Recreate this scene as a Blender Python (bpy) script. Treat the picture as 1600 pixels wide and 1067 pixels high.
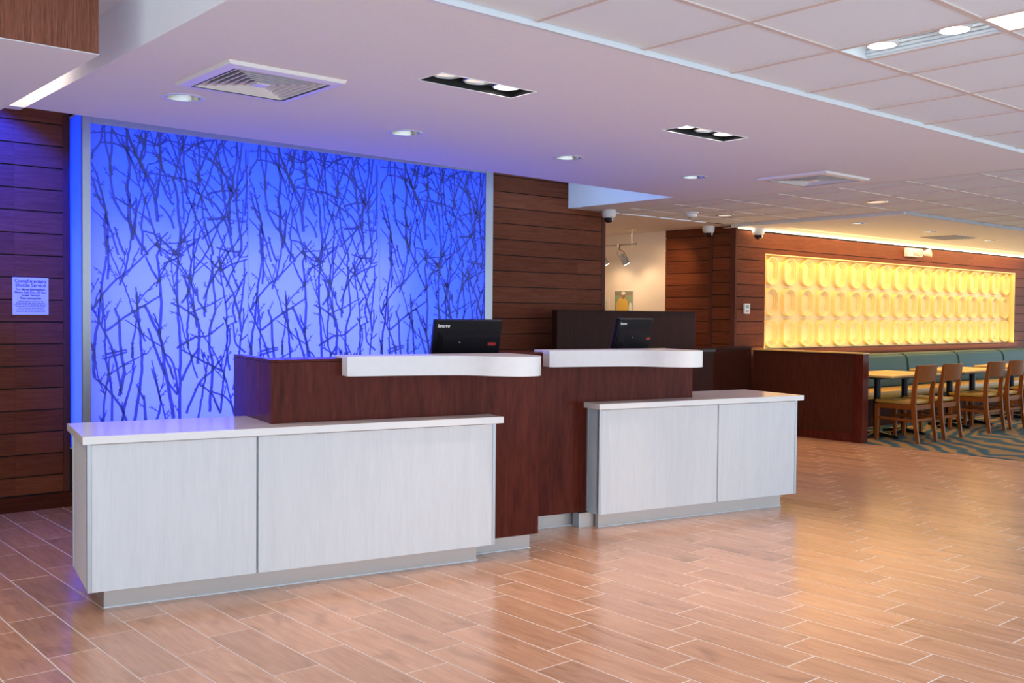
import bpy, bmesh, math, random
from mathutils import Vector, Matrix

# ---------------------------------------------------------------- reset
for o in list(bpy.data.objects):
    bpy.data.objects.remove(o, do_unlink=True)
S = bpy.context.scene
C = S.collection
R = math.radians

# ---------------------------------------------------------------- camera
H = 1.42
cam = bpy.data.cameras.new('camera')
cam.sensor_width = 36.0
cam.sensor_fit = 'HORIZONTAL'
cam.lens = 1572.37 / 1600 * 36.0
cam.clip_start = 0.05
cam.clip_end = 200
co = bpy.data.objects.new('camera', cam)
C.objects.link(co)
FW = Vector((0.65109529, 0.75852323, -0.02678506))
RT = Vector((0.75892082, -0.65112197, 0.00890925))
UP = Vector((0.01068247, 0.02612851, 0.99960151))
co.matrix_world = Matrix(((RT.x, UP.x, -FW.x, 0), (RT.y, UP.y, -FW.y, 0), (RT.z, UP.z, -FW.z, H), (0, 0, 0, 1)))
S.camera = co

def project(p):
    d = Vector(p) - Vector((0, 0, H))
    z = d.dot(FW)
    if z < 0.05:
        return None
    return (800 + 1572.37 * d.dot(RT) / z, 533.5 - 1572.37 * d.dot(UP) / z)

# ---------------------------------------------------------------- world + exposure
S.view_settings.view_transform = 'Standard'
S.view_settings.look = 'None'
S.view_settings.gamma = 1.0
S.view_settings.use_curve_mapping = False
S.view_settings.exposure = 0.92
W = bpy.data.worlds.new('daylight')
S.world = W
W.use_nodes = True
bg = W.node_tree.nodes['Background']
bg.inputs[0].default_value = (0.70, 0.86, 1.0, 1)
bg.inputs[1].default_value = 1.45

def light(name, kind, loc, energy, color, target=None, size=0.1, size_y=None, spot=80, blend=0.6):
    d = bpy.data.lights.new(name, kind)
    d.energy = energy
    d.color = color
    if kind == 'AREA':
        d.size = size
        if size_y is not None:
            d.shape = 'RECTANGLE'
            d.size_y = size_y
    else:
        d.shadow_soft_size = size
    if kind == 'SPOT':
        d.spot_size = R(spot)
        d.spot_blend = blend
    o = bpy.data.objects.new(name, d)
    C.objects.link(o)
    o.location = loc
    if target is not None:
        v = Vector(target) - Vector(loc)
        o.rotation_euler = v.to_track_quat('-Z', 'Y').to_euler()
    return o

WARM = (1.0, 0.72, 0.46)
AMBER = (1.0, 0.60, 0.16)
YW = 7.609        # back wall plane
CZ = 2.53         # plaster ceiling height

# blue light box: lamps behind the translucent sheets
light('lightbox_wash', 'AREA', (4.12, 7.585, 1.60), 42, (0.0, 0.10, 1.0), (4.12, 7.0, 1.60), 3.5, 2.2)
light('lightbox_core', 'AREA', (3.70, 7.58, 1.25), 22, (0.26, 0.24, 1.0), (3.70, 7.0, 1.25), 2.6, 1.5)
# blue spot washing the planks at the left of the feature wall
light('slot_blue', 'SPOT', (1.25, 7.12, 2.98), 650, (0.0, 0.02, 1.0), (1.68, 7.6, 2.45), 0.03, spot=58, blend=0.5)
light('slot_end_light', 'AREA', (6.2, 6.9, 2.97), 5, (0.35, 0.6, 1.0), (7.28, 6.9, 2.70), 0.5, 0.5)  # bluish area light aimed at the end face of the slot
# cove between wooden soffit and plaster cloud
light('soffit_cove', 'AREA', (1.41, 5.62, 2.66), 0.8, (1.0, 0.80, 0.62), (1.60, 5.62, 2.56), 0.8, 0.05)
# dining niche and dining cove
light('niche_bottom', 'AREA', (14.335, 7.600, 1.014), 4.5, AMBER, (14.335, 7.640, 2.0), 7.2, 0.03)
light('niche_top', 'AREA', (14.335, 7.600, 2.198), 4, AMBER, (14.335, 7.640, 1.2), 7.2, 0.03)
light('niche_fill', 'AREA', (14.335, 7.10, 2.498), 40, (1.0, 0.60, 0.20), (14.335, 7.60, 1.45), 7.6, 0.05)  # added strip without a fixture, evens out the relief panel
light('dining_ceiling_fill', 'AREA', (14.3, 7.475, 0.93), 10, (1.0, 0.68, 0.28), (14.3, 7.40, 2.5), 7.6, 0.04)  # added light behind the booth backs, lifts the dining ceiling
# unseen lamp added under the wooden soffit to brighten the left floor
light('left_floor_fill', 'SPOT', (0.55, 4.75, 2.44), 26, (1.0, 0.78, 0.58), (0.8, 4.9, 0), 0.06, spot=120, blend=0.9)
light('corridor_fill', 'AREA', (9.0, 9.3, 2.515), 7, (1.0, 0.66, 0.36), (9.2, 9.3, 0), 0.8, 0.8)  # added fill without a fixture, brightens the corridor walls
light('dining_cove', 'AREA', (14.5, 7.62, 2.478), 75, (1.0, 0.76, 0.44), (14.5, 6.9, 2.50), 8.6, 0.03)

# ---------------------------------------------------------------- materials
def nodes(m):
    m.use_nodes = True
    nt = m.node_tree
    return nt, nt.nodes, nt.links, nt.nodes['Principled BSDF']

def plain(name, col, rough=0.5, metal=0.0, spec=0.5, bump=0.0, bscale=200, coat=0.0):
    m = bpy.data.materials.new(name)
    nt, N, L, b = nodes(m)
    b.inputs['Roughness'].default_value = rough
    b.inputs['Metallic'].default_value = metal
    b.inputs['Specular IOR Level'].default_value = spec
    b.inputs['Coat Weight'].default_value = coat
    tc = N.new('ShaderNodeTexCoord')
    n = N.new('ShaderNodeTexNoise')
    n.inputs['Scale'].default_value = bscale
    n.inputs['Detail'].default_value = 4
    L.new(tc.outputs['Object'], n.inputs['Vector'])
    mx = N.new('ShaderNodeMix')
    mx.data_type = 'RGBA'
    mx.inputs[6].default_value = tuple(c * 0.96 for c in col) + (1,)
    mx.inputs[7].default_value = tuple(min(1, c * 1.04) for c in col) + (1,)
    L.new(n.outputs['Fac'], mx.inputs[0])
    L.new(mx.outputs[2], b.inputs['Base Color'])
    if bump:
        bp = N.new('ShaderNodeBump')
        bp.inputs['Strength'].default_value = bump
        bp.inputs['Distance'].default_value = 0.002
        L.new(n.outputs['Fac'], bp.inputs['Height'])
        L.new(bp.outputs['Normal'], b.inputs['Normal'])
    return m

def wood(name, dark, light_, axis='X', rough=0.35, scale=1.0, vary=0.35, knots=0.0, bump=0.15, stretch=14.0, spec=0.5, coat=0.0):
    """grain runs along `axis`; every object gets its own tint and offset"""
    m = bpy.data.materials.new(name)
    nt, N, L, b = nodes(m)
    b.inputs['Roughness'].default_value = rough
    b.inputs['Specular IOR Level'].default_value = spec
    b.inputs['Coat Weight'].default_value = coat
    b.inputs['Coat Roughness'].default_value = 0.08
    tc = N.new('ShaderNodeTexCoord')
    oi = N.new('ShaderNodeObjectInfo')
    mul = N.new('ShaderNodeMath'); mul.operation = 'MULTIPLY'; mul.inputs[1].default_value = 37.0
    L.new(oi.outputs['Random'], mul.inputs[0])
    add = N.new('ShaderNodeVectorMath'); add.operation = 'ADD'
    L.new(tc.outputs['Object'], add.inputs[0])
    L.new(mul.outputs[0], add.inputs[1])
    mp = N.new('ShaderNodeMapping')
    sc = [stretch * scale] * 3
    sc['XYZ'.index(axis)] = scale * 0.8
    mp.inputs['Scale'].default_value = sc
    L.new(add.outputs[0], mp.inputs['Vector'])
    n1 = N.new('ShaderNodeTexNoise'); n1.inputs['Scale'].default_value = 2.2; n1.inputs['Detail'].default_value = 9; n1.inputs['Roughness'].default_value = 0.68; n1.inputs['Distortion'].default_value = 0.7
    L.new(mp.outputs[0], n1.inputs['Vector'])
    n2 = N.new('ShaderNodeTexNoise'); n2.inputs['Scale'].default_value = 9.0; n2.inputs['Detail'].default_value = 4
    L.new(mp.outputs[0], n2.inputs['Vector'])
    mixn = N.new('ShaderNodeMix'); mixn.data_type = 'FLOAT'; mixn.inputs[0].default_value = 0.35
    L.new(n1.outputs['Fac'], mixn.inputs[2]); L.new(n2.outputs['Fac'], mixn.inputs[3])
    cr = N.new('ShaderNodeValToRGB')
    cr.color_ramp.elements[0].position = 0.32; cr.color_ramp.elements[0].color = tuple(dark) + (1,)
    cr.color_ramp.elements[1].position = 0.66; cr.color_ramp.elements[1].color = tuple(light_) + (1,)
    L.new(mixn.outputs[0], cr.inputs[0])
    src = cr.outputs[0]
    if knots:
        kn = N.new('ShaderNodeTexNoise'); kn.inputs['Scale'].default_value = 5.0; kn.inputs['Detail'].default_value = 5; kn.inputs['Distortion'].default_value = 1.6
        km = N.new('ShaderNodeMapping')
        ks = [1.0, 1.0, 1.0]; ks['XYZ'.index(axis)] = 0.42
        km.inputs['Scale'].default_value = ks
        L.new(add.outputs[0], km.inputs['Vector']); L.new(km.outputs[0], kn.inputs['Vector'])
        kr = N.new('ShaderNodeValToRGB')
        kr.color_ramp.elements[0].position = 0.30; kr.color_ramp.elements[0].color = (1, 1, 1, 1)
        kr.color_ramp.elements[1].position = 0.43; kr.color_ramp.elements[1].color = (0, 0, 0, 1)
        L.new(kn.outputs['Fac'], kr.inputs[0])
        kf = N.new('ShaderNodeMath'); kf.operation = 'MULTIPLY'; kf.inputs[1].default_value = knots
        L.new(kr.outputs[0], kf.inputs[0])
        kx = N.new('ShaderNodeMix'); kx.data_type = 'RGBA'
        kx.inputs[7].default_value = tuple(c * 0.45 for c in dark) + (1,)
        L.new(kf.outputs[0], kx.inputs[0]); L.new(src, kx.inputs[6])
        src = kx.outputs[2]
    hs = N.new('ShaderNodeHueSaturation')
    mr = N.new('ShaderNodeMapRange')
    mr.inputs['To Min'].default_value = 1 - vary / 2; mr.inputs['To Max'].default_value = 1 + vary / 2
    L.new(oi.outputs['Random'], mr.inputs['Value'])
    L.new(mr.outputs[0], hs.inputs['Value'])
    L.new(src, hs.inputs['Color'])
    L.new(hs.outputs[0], b.inputs['Base Color'])
    if bump:
        bp = N.new('ShaderNodeBump'); bp.inputs['Strength'].default_value = bump; bp.inputs['Distance'].default_value = 0.0015
        L.new(mixn.outputs[0], bp.inputs['Height']); L.new(bp.outputs['Normal'], b.inputs['Normal'])
    return m

def emit(name, col, strength):
    m = bpy.data.materials.new(name)
    nt, N, L, b = nodes(m)
    b.inputs['Base Color'].default_value = (0.9, 0.9, 0.9, 1)
    b.inputs['Emission Color'].default_value = tuple(col) + (1,)
    b.inputs['Emission Strength'].default_value = strength
    return m

def translucent(name, col, back=0.75, gloss=0.10, front=None):
    m = bpy.data.materials.new(name)
    m.use_nodes = True
    nt = m.node_tree; N = nt.nodes; L = nt.links
    N.clear()
    out = N.new('ShaderNodeOutputMaterial')
    d = N.new('ShaderNodeBsdfDiffuse'); d.inputs[0].default_value = tuple(front or col) + (1,)
    t = N.new('ShaderNodeBsdfTranslucent'); t.inputs[0].default_value = tuple(col) + (1,)
    g = N.new('ShaderNodeBsdfGlossy'); g.inputs['Roughness'].default_value = 0.16
    m1 = N.new('ShaderNodeMixShader'); m1.inputs[0].default_value = back
    L.new(d.outputs[0], m1.inputs[1]); L.new(t.outputs[0], m1.inputs[2])
    fr = N.new('ShaderNodeFresnel'); fr.inputs[0].default_value = 1.45
    fm = N.new('ShaderNodeMath'); fm.operation = 'MULTIPLY'; fm.inputs[1].default_value = gloss * 10
    L.new(fr.outputs[0], fm.inputs[0])
    m2 = N.new('ShaderNodeMixShader')
    L.new(fm.outputs[0], m2.inputs[0]); L.new(m1.outputs[0], m2.inputs[1]); L.new(g.outputs[0], m2.inputs[2])
    L.new(m2.outputs[0], out.inputs[0])
    return m

def carpet_mat():
    m = bpy.data.materials.new('carpet_swirl')
    nt, N, L, b = nodes(m)
    b.inputs['Roughness'].default_value = 0.95
    tc = N.new('ShaderNodeTexCoord')
    mp = N.new('ShaderNodeMapping'); mp.inputs['Location'].default_value = (-11.9, -4.9, 0); mp.inputs['Scale'].default_value = (0.75, 1.2, 1)
    L.new(tc.outputs['Object'], mp.inputs['Vector'])
    n = N.new('ShaderNodeTexNoise'); n.inputs['Scale'].default_value = 0.9; n.inputs['Detail'].default_value = 2
    L.new(mp.outputs[0], n.inputs['Vector'])
    vm = N.new('ShaderNodeVectorMath'); vm.operation = 'MULTIPLY_ADD'
    L.new(n.outputs['Color'], vm.inputs[0]); vm.inputs[1].default_value = (0.9, 0.9, 0); L.new(mp.outputs[0], vm.inputs[2])
    w = N.new('ShaderNodeTexWave'); w.wave_type = 'RINGS'; w.rings_direction = 'Z'
    w.inputs['Scale'].default_value = 1.5; w.inputs['Distortion'].default_value = 3.0; w.inputs['Detail'].default_value = 2.0; w.inputs['Detail Scale'].default_value = 1.3
    L.new(vm.outputs[0], w.inputs['Vector'])
    cr = N.new('ShaderNodeValToRGB'); e = cr.color_ramp.elements
    e[0].position = 0.0; e[0].color = (0.03, 0.09, 0.13, 1)
    e[1].position = 1.0; e[1].color = (0.36, 0.22, 0.09, 1)
    x = e.new(0.50); x.color = (0.05, 0.14, 0.19, 1)
    x = e.new(0.60); x.color = (0.30, 0.19, 0.08, 1)
    L.new(w.outputs['Color'], cr.inputs[0])
    L.new(cr.outputs[0], b.inputs['Base Color'])
    return m

M = {}
M['plaster'] = plain('plaster_white', (0.83, 0.845, 0.89), 0.85, bscale=60)
M['tile_white'] = plain('acoustic_tile', (0.80, 0.86, 0.93), 0.9, bump=0.4, bscale=260)
M['grid'] = plain('grid_bar_beige', (0.68, 0.60, 0.58), 0.5)
M['trim_white'] = plain('trim_white', (0.72, 0.78, 0.83), 0.4)
M['trim_grey'] = plain('trim_grey', (0.42, 0.43, 0.47), 0.5)
M['cream'] = plain('cream_paint', (0.85, 0.76, 0.66), 0.8)
M['grout'] = plain('grout', (0.86, 0.78, 0.72), 0.8, bscale=80)
M['floor_tile'] = wood('floor_wood_tile', (0.52, 0.270, 0.165), (0.76, 0.430, 0.275), 'Y', rough=0.21, scale=1.0, vary=0.22, knots=0.35, bump=0.06, stretch=9)
M['plank'] = wood('wall_plank', (0.115, 0.032, 0.015), (0.215, 0.067, 0.032), 'X', rough=0.42, scale=1.6, vary=0.30, stretch=16, spec=0.04)
M['plank_y'] = wood('wall_plank_side', (0.115, 0.032, 0.015), (0.215, 0.067, 0.032), 'Y', rough=0.42, scale=1.6, vary=0.30, stretch=16, spec=0.04)
M['trim_wood'] = wood('trim_wood', (0.085, 0.030, 0.022), (0.14, 0.052, 0.036), 'Z', rough=0.4, scale=1.5, vary=0.1, spec=0.04)
M['base_wood'] = wood('base_wood', (0.060, 0.014, 0.009), (0.10, 0.026, 0.015), 'X', rough=0.35, scale=1.5, vary=0.1, spec=0.04)
M['groove'] = plain('groove_dark', (0.012, 0.006, 0.005), 0.8)
M['mahogany'] = wood('mahogany', (0.055, 0.009, 0.006), (0.138, 0.028, 0.017), 'Z', rough=0.22, scale=1.2, vary=0.06, stretch=6, spec=0.08)
M['walnut'] = wood('partition_veneer', (0.040, 0.011, 0.007), (0.105, 0.034, 0.022), 'Z', rough=0.30, scale=3.0, vary=0.05, stretch=20, spec=0.05)
M['espresso'] = wood('espresso', (0.024, 0.008, 0.006), (0.055, 0.017, 0.012), 'Z', rough=0.28, scale=2.6, vary=0.05, stretch=16, spec=0.04)
M['espresso_gloss'] = plain('espresso_gloss', (0.03, 0.01, 0.008), 0.15, spec=0.15)
M['zebra'] = wood('zebra_laminate', (0.085, 0.030, 0.020), (0.34, 0.135, 0.085), 'Z', rough=0.5, scale=3.2, vary=0.02, stretch=26, spec=0.05)
M['whitewood'] = wood('white_woodgrain', (0.685, 0.705, 0.73), (0.765, 0.785, 0.81), 'Z', rough=0.42, scale=1.1, vary=0.02, stretch=10, bump=0.03)
M['quartz'] = plain('white_quartz', (0.86, 0.85, 0.84), 0.16, bscale=300)
M['solid'] = plain('white_solid_surface', (0.82, 0.83, 0.85), 0.30, bscale=30)
M['alu'] = plain('brushed_aluminium', (0.50, 0.54, 0.58), 0.40, metal=0.6, bscale=120)
M['alu_panel'] = plain('anodised_panel', (0.60, 0.76, 0.85), 0.4, metal=0.0, bscale=120)
M['alu_kick'] = plain('toe_kick_metal', (0.52, 0.48, 0.46), 0.36, metal=0.6, bscale=90)
M['steel'] = plain('satin_steel', (0.55, 0.55, 0.56), 0.3, metal=1.0)
M['black'] = plain('black_plastic', (0.008, 0.008, 0.011), 0.30, spec=0.2)
M['black_matte'] = plain('black_matte', (0.006, 0.006, 0.007), 0.7)
M['dark_glass'] = plain('dark_dome', (0.008, 0.010, 0.014), 0.06, coat=0.5)
M['white_plastic'] = plain('white_plastic', (0.80, 0.80, 0.80), 0.4)
M['grey_plastic'] = plain('grey_plastic', (0.32, 0.32, 0.33), 0.45)
M['mirror'] = plain('reflector', (0.50, 0.47, 0.43), 0.22, metal=1.0)
M['lamp'] = emit('lamp_face', (1.0, 0.93, 0.82), 7.0)
M['lamp_dim'] = emit('lamp_face_dim', (1.0, 0.90, 0.75), 0.35)
M['troffer'] = emit('troffer_lens', (1.0, 0.97, 0.90), 2.5)
M['cove_tube'] = emit('cove_tube', (1.0, 0.86, 0.66), 4.0)
M['panel'] = translucent('resin_panel', (0.68, 0.70, 0.98), 0.85, 0.05, (0.30, 0.40, 0.85))
M['side_panel'] = translucent('acrylic_side', (0.55, 0.68, 0.98), 0.9, 0.03, (0.2, 0.3, 0.8))
M['branch'] = translucent('branch_print', (0.17, 0.21, 0.40), 0.42, 0.02)
M['box_white'] = plain('box_interior', (0.75, 0.80, 0.92), 0.8)
M['relief'] = plain('relief_plaster', (0.88, 0.68, 0.32), 0.45, bscale=30)
M['teal'] = plain('teal_vinyl', (0.050, 0.115, 0.122), 0.5, bump=0.2, bscale=90, spec=0.2)
M['tan'] = plain('tan_vinyl', (0.46, 0.27, 0.05), 0.38, bump=0.1, bscale=60)
M['laminate'] = plain('maple_laminate', (0.74, 0.50, 0.17), 0.3)
M['chairwood'] = wood('chair_wood', (0.20, 0.052, 0.008), (0.31, 0.092, 0.017), 'Z', rough=0.32, scale=2.5, vary=0.12, spec=0.12)
M['carpet'] = carpet_mat()
M['ink'] = plain('ink', (0.012, 0.014, 0.05), 0.6)
M['paper'] = plain('brushed_sign', (0.62, 0.64, 0.70), 0.4)
M['white_ink'] = plain('white_ink', (0.85, 0.85, 0.85), 0.4)
M['red_ink'] = plain('red_ink', (0.45, 0.02, 0.02), 0.4)
M['screen_blue'] = plain('lcd_blue', (0.12, 0.32, 0.42), 0.25)
M['photo_sky'] = plain('photo_field', (0.30, 0.38, 0.26), 0.4, bscale=25)
M['photo_crowd'] = plain('photo_crowd', (0.30, 0.24, 0.20), 0.4, bscale=60)
M['photo_shirt'] = plain('photo_shirt', (0.75, 0.50, 0.10), 0.4)
M['photo_skin'] = plain('photo_skin', (0.36, 0.19, 0.11), 0.4)
M['photo_white'] = plain('photo_white', (0.8, 0.78, 0.72), 0.4)

# ---------------------------------------------------------------- mesh helpers
class MB:
    def __init__(self):
        self.bm = bmesh.new()
    def box(self, x0, x1, y0, y1, z0, z1, bev=0.0):
        r = bmesh.ops.create_cube(self.bm, size=1.0)
        vs = r['verts']
        for v in vs:
            v.co = Vector(((x0 + x1) / 2 + v.co.x * (x1 - x0), (y0 + y1) / 2 + v.co.y * (y1 - y0), (z0 + z1) / 2 + v.co.z * (z1 - z0)))
        if bev > 0:
            es = set()
            for v in vs:
                for e in v.link_edges:
                    es.add(e)
            bmesh.ops.bevel(self.bm, geom=list(es), offset=bev, segments=2, affect='EDGES', profile=0.6)
        return self
    def bar(self, a, b, w, d=None, up=(0, 0, 1), w2=None, d2=None):
        """tapered rectangular bar from a to b"""
        a = Vector(a); b = Vector(b); t = (b - a).normalized()
        d = d or w; w2 = w2 or w; d2 = d2 or d
        u = Vector(up)
        if abs(t.dot(u)) > 0.95:
            u = Vector((0, 1, 0))
        s = t.cross(u).normalized(); n = s.cross(t).normalized()
        vs = []
        for p, ww, dd in ((a, w, d), (b, w2, d2)):
            for sx, sy in ((-1, -1), (1, -1), (1, 1), (-1, 1)):
                vs.append(self.bm.verts.new(p + s * sx * ww / 2 + n * sy * dd / 2))
        f = self.bm.faces.new
        f((vs[3], vs[2], vs[1], vs[0])); f((vs[4], vs[5], vs[6], vs[7]))
        for i in range(4):
            j = (i + 1) % 4
            f((vs[i], vs[j], vs[4 + j], vs[4 + i]))
        return self
    def tube(self, pts, r, n=10, cap=True):
        rings = []
        pts = [Vector(p) for p in pts]
        for i, p in enumerate(pts):
            t = (pts[min(i + 1, len(pts) - 1)] - pts[max(i - 1, 0)]).normalized()
            u = Vector((0, 0, 1)) if abs(t.z) < 0.9 else Vector((1, 0, 0))
            s = t.cross(u).normalized(); m = s.cross(t)
            rr = r[i] if isinstance(r, (list, tuple)) else r
            rings.append([self.bm.verts.new(p + (s * math.cos(2 * math.pi * k / n) + m * math.sin(2 * math.pi * k / n)) * rr) for k in range(n)])
        for a, b in zip(rings, rings[1:]):
            for k in range(n):
                self.bm.faces.new((a[k], a[(k + 1) % n], b[(k + 1) % n], b[k]))
        if cap:
            self.bm.faces.new(rings[0][::-1]); self.bm.faces.new(rings[-1])
        return self
    def lathe(self, prof, cx=0, cy=0, n=28, cap0=False, cap1=False):
        rings = []
        for r, z in prof:
            rings.append([self.bm.verts.new((cx + r * math.cos(2 * math.pi * k / n), cy + r * math.sin(2 * math.pi * k / n), z)) for k in range(n)])
        for a, b in zip(rings, rings[1:]):
            for k in range(n):
                self.bm.faces.new((a[k], a[(k + 1) % n], b[(k + 1) % n], b[k]))
        if cap0:
            self.bm.faces.new(rings[0][::-1])
        if cap1:
            self.bm.faces.new(rings[-1])
        return self
    def prism(self, pts, z0, z1, bev=0.0):
        lo = [self.bm.verts.new((x, y, z0)) for x, y in pts]
        hi = [self.bm.verts.new((x, y, z1)) for x, y in pts]
        n = len(pts)
        a = self.bm.faces.new(lo[::-1]); b = self.bm.faces.new(hi)
        for i in range(n):
            self.bm.faces.new((lo[i], lo[(i + 1) % n], hi[(i + 1) % n], hi[i]))
        if bev:
            es = list(a.edges) + list(b.edges)
            bmesh.ops.bevel(self.bm, geom=es, offset=bev, segments=3, affect='EDGES', profile=0.5)
        return self
    def quad(self, *ps):
        self.bm.faces.new([self.bm.verts.new(p) for p in ps])
        return self
    def mesh(self, name, smooth=False):
        bmesh.ops.recalc_face_normals(self.bm, faces=self.bm.faces)
        me = bpy.data.meshes.new(name)
        self.bm.to_mesh(me)
        self.bm.free()
        if smooth:
            for p in me.polygons:
                p.use_smooth = True
            try:
                me.set_sharp_from_angle(angle=R(35))
            except Exception:
                pass
        return me
    def build(self, name, mat, parent=None, smooth=False, loc=None):
        return obj(name, self.mesh(name, smooth), mat, parent, loc)

def obj(name, me, mat, parent=None, loc=None):
    if mat is not None and not me.materials:
        me.materials.append(mat)
    o = bpy.data.objects.new(name, me)
    C.objects.link(o)
    if parent is not None:
        o.parent = parent
    if loc is not None:
        o.location = loc
    return o

def tag(o, label=None, cat=None, group=None, kind=None):
    if label: o['label'] = label
    if cat: o['category'] = cat
    if group: o['group'] = group
    if kind: o['kind'] = kind
    return o

def thing(name, label, cat, loc=(0, 0, 0), rotz=0.0, group=None):
    o = bpy.data.objects.new(name, None)
    C.objects.link(o)
    o.empty_display_size = 0.1
    o.location = loc
    o.rotation_euler = (0, 0, rotz)
    return tag(o, label, cat, group)

def struct(o, label=None):
    o['kind'] = 'structure'
    if label: o['label'] = label
    return o

def dup(root, loc, rotz, label=None):
    r = root.copy(); C.objects.link(r)
    r.location = loc; r.rotation_euler = (0, 0, rotz)
    if label: r['label'] = label
    for ch in list(root.children):
        c = ch.copy(); C.objects.link(c); c.parent = r
        for g in list(ch.children):
            d = g.copy(); C.objects.link(d); d.parent = c
    return r

def text_mesh(txt, size, align='LEFT', shear=0.0, bold=0.0):
    cu = bpy.data.curves.new('txt', 'FONT')
    cu.body = txt; cu.size = size; cu.align_x = align; cu.shear = shear; cu.offset = bold
    cu.extrude = 0.0002; cu.resolution_u = 3
    o = bpy.data.objects.new('txt', cu)
    C.objects.link(o)
    bpy.context.view_layer.update()
    me = bpy.data.meshes.new_from_object(o.evaluated_get(bpy.context.evaluated_depsgraph_get()))
    bpy.data.objects.remove(o, do_unlink=True)
    bpy.data.curves.remove(cu)
    return me

def xform(me, mat):
    me.transform(mat)
    return me

random.seed(7)

# ---------------------------------------------------------------- FLOOR: wood-look tiles in grout
PW, PL = 0.2066, 0.6077
GX0 = 0.8594 * 1.42
GY0 = 4.285 * 1.42 / 1.41
XC = 10.40        # carpet edge
g = 0.0026
flo = MB().box(-3.0, XC, -2.0, 11.0, -0.10, -0.0010).build('floor', M['grout'])
struct(flo, 'wood-look tile floor with pale grout lines')
DESK = -0.18916139506687601
DO = Vector((1.63836371, 4.88566174, 0))
DU = Vector((math.cos(DESK), math.sin(DESK), 0)); DV = Vector((-math.sin(DESK), math.cos(DESK), 0))
def desk_local(x, y):
    d = Vector((x, y, 0)) - DO
    return d.dot(DU), d.dot(DV)
def tile_mesh(x0, x1, y0, y1):
    """floor tile around its own centre: flat top with a small worn edge"""
    hx, hy, e = (x1 - x0) / 2, (y1 - y0) / 2, 0.0015
    vs = [(-hx, -hy, -0.004), (hx, -hy, -0.004), (hx, hy, -0.004), (-hx, hy, -0.004),
          (-hx, -hy, -e), (hx, -hy, -e), (hx, hy, -e), (-hx, hy, -e),
          (-hx + e, -hy + e, 0), (hx - e, -hy + e, 0), (hx - e, hy - e, 0), (-hx + e, hy - e, 0)]
    fs = [(0, 1, 5, 4), (1, 2, 6, 5), (2, 3, 7, 6), (3, 0, 4, 7), (4, 5, 9, 8), (5, 6, 10, 9), (6, 7, 11, 10), (7, 4, 8, 11), (8, 9, 10, 11)]
    return vs, fs
tiles = []
for k in range(-20, 46):
    xa, xb = GX0 + k * PW, GX0 + (k + 1) * PW
    if xa >= XC - 0.02: continue
    xb = min(xb, XC)
    off = GY0 + (k % 4) * PL / 4
    j0 = int((-1.5 - off) / PL) - 1
    for j in range(j0, j0 + 22):
        ya, yb = off + j * PL, off + (j + 1) * PL
        if ya < -2.0: continue
        lim = 10.9 if xa > 7.9 else YW
        if ya > lim - 0.03: continue
        yb2 = min(yb, lim)
        cx, cy = (xa + xb) / 2, (ya + yb2) / 2
        ps = [project((px, py, 0)) for px, py in ((xa, ya), (xb, ya), (xb, yb2), (xa, yb2))]
        area = 0
        if all(ps):
            inside = sum(1 for p in ps if -5 < p[0] < 1605 and -5 < p[1] < 1072)
            if inside:
                area = abs(sum(ps[i][0] * ps[(i + 1) % 4][1] - ps[(i + 1) % 4][0] * ps[i][1] for i in range(4))) / 2 * inside / 4
                du, dv = desk_local(cx, cy)
                if (0.0 < du < 2.44 and dv > 0.05) or (du >= 2.44 and du < 4.9 and dv > 0.6) :
                    area *= 0.02          # hidden behind the counters
                if (0.0 < du < 2.4 and dv > 0.6): area = 0
        tiles.append((area, xa, xb, ya, yb2))
tiles.sort(key=lambda t: -t[0])
cache = {}
rest = bmesh.new()
for i, (a, xa, xb, ya, yb) in enumerate(tiles):
    x0, x1, y0, y1 = xa + g, xb - g, ya + g, yb - g
    cx, cy = (x0 + x1) / 2, (y0 + y1) / 2
    if i < 300:
        key = (round(x1 - x0, 4), round(y1 - y0, 4))
        if key not in cache:
            vs, fs = tile_mesh(x0, x1, y0, y1)
            me = bpy.data.meshes.new('floor_tile'); me.from_pydata(vs, [], fs); me.materials.append(M['floor_tile'])
            cache[key] = me
        o = bpy.data.objects.new('floor_tile', cache[key]); C.objects.link(o)
        o.parent = flo; o.location = (cx, cy, 0)
    else:
        vs, fs = tile_mesh(x0, x1, y0, y1)
        bv = [rest.verts.new((v[0] + cx, v[1] + cy, v[2])) for v in vs]
        for f in fs: rest.faces.new([bv[q] for q in f])
me = bpy.data.meshes.new('far_floor_tiles'); rest.to_mesh(me); rest.free()
o = obj('far_floor_tiles', me, M['floor_tile'], flo); o['kind'] = 'stuff'
# carpet of the dining area
o = MB().box(XC, 22.0, -2.0, 7.75, -0.10, 0.004).build('floor', M['carpet'])
struct(o, 'teal and tan swirl carpet under the dining chairs')

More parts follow.
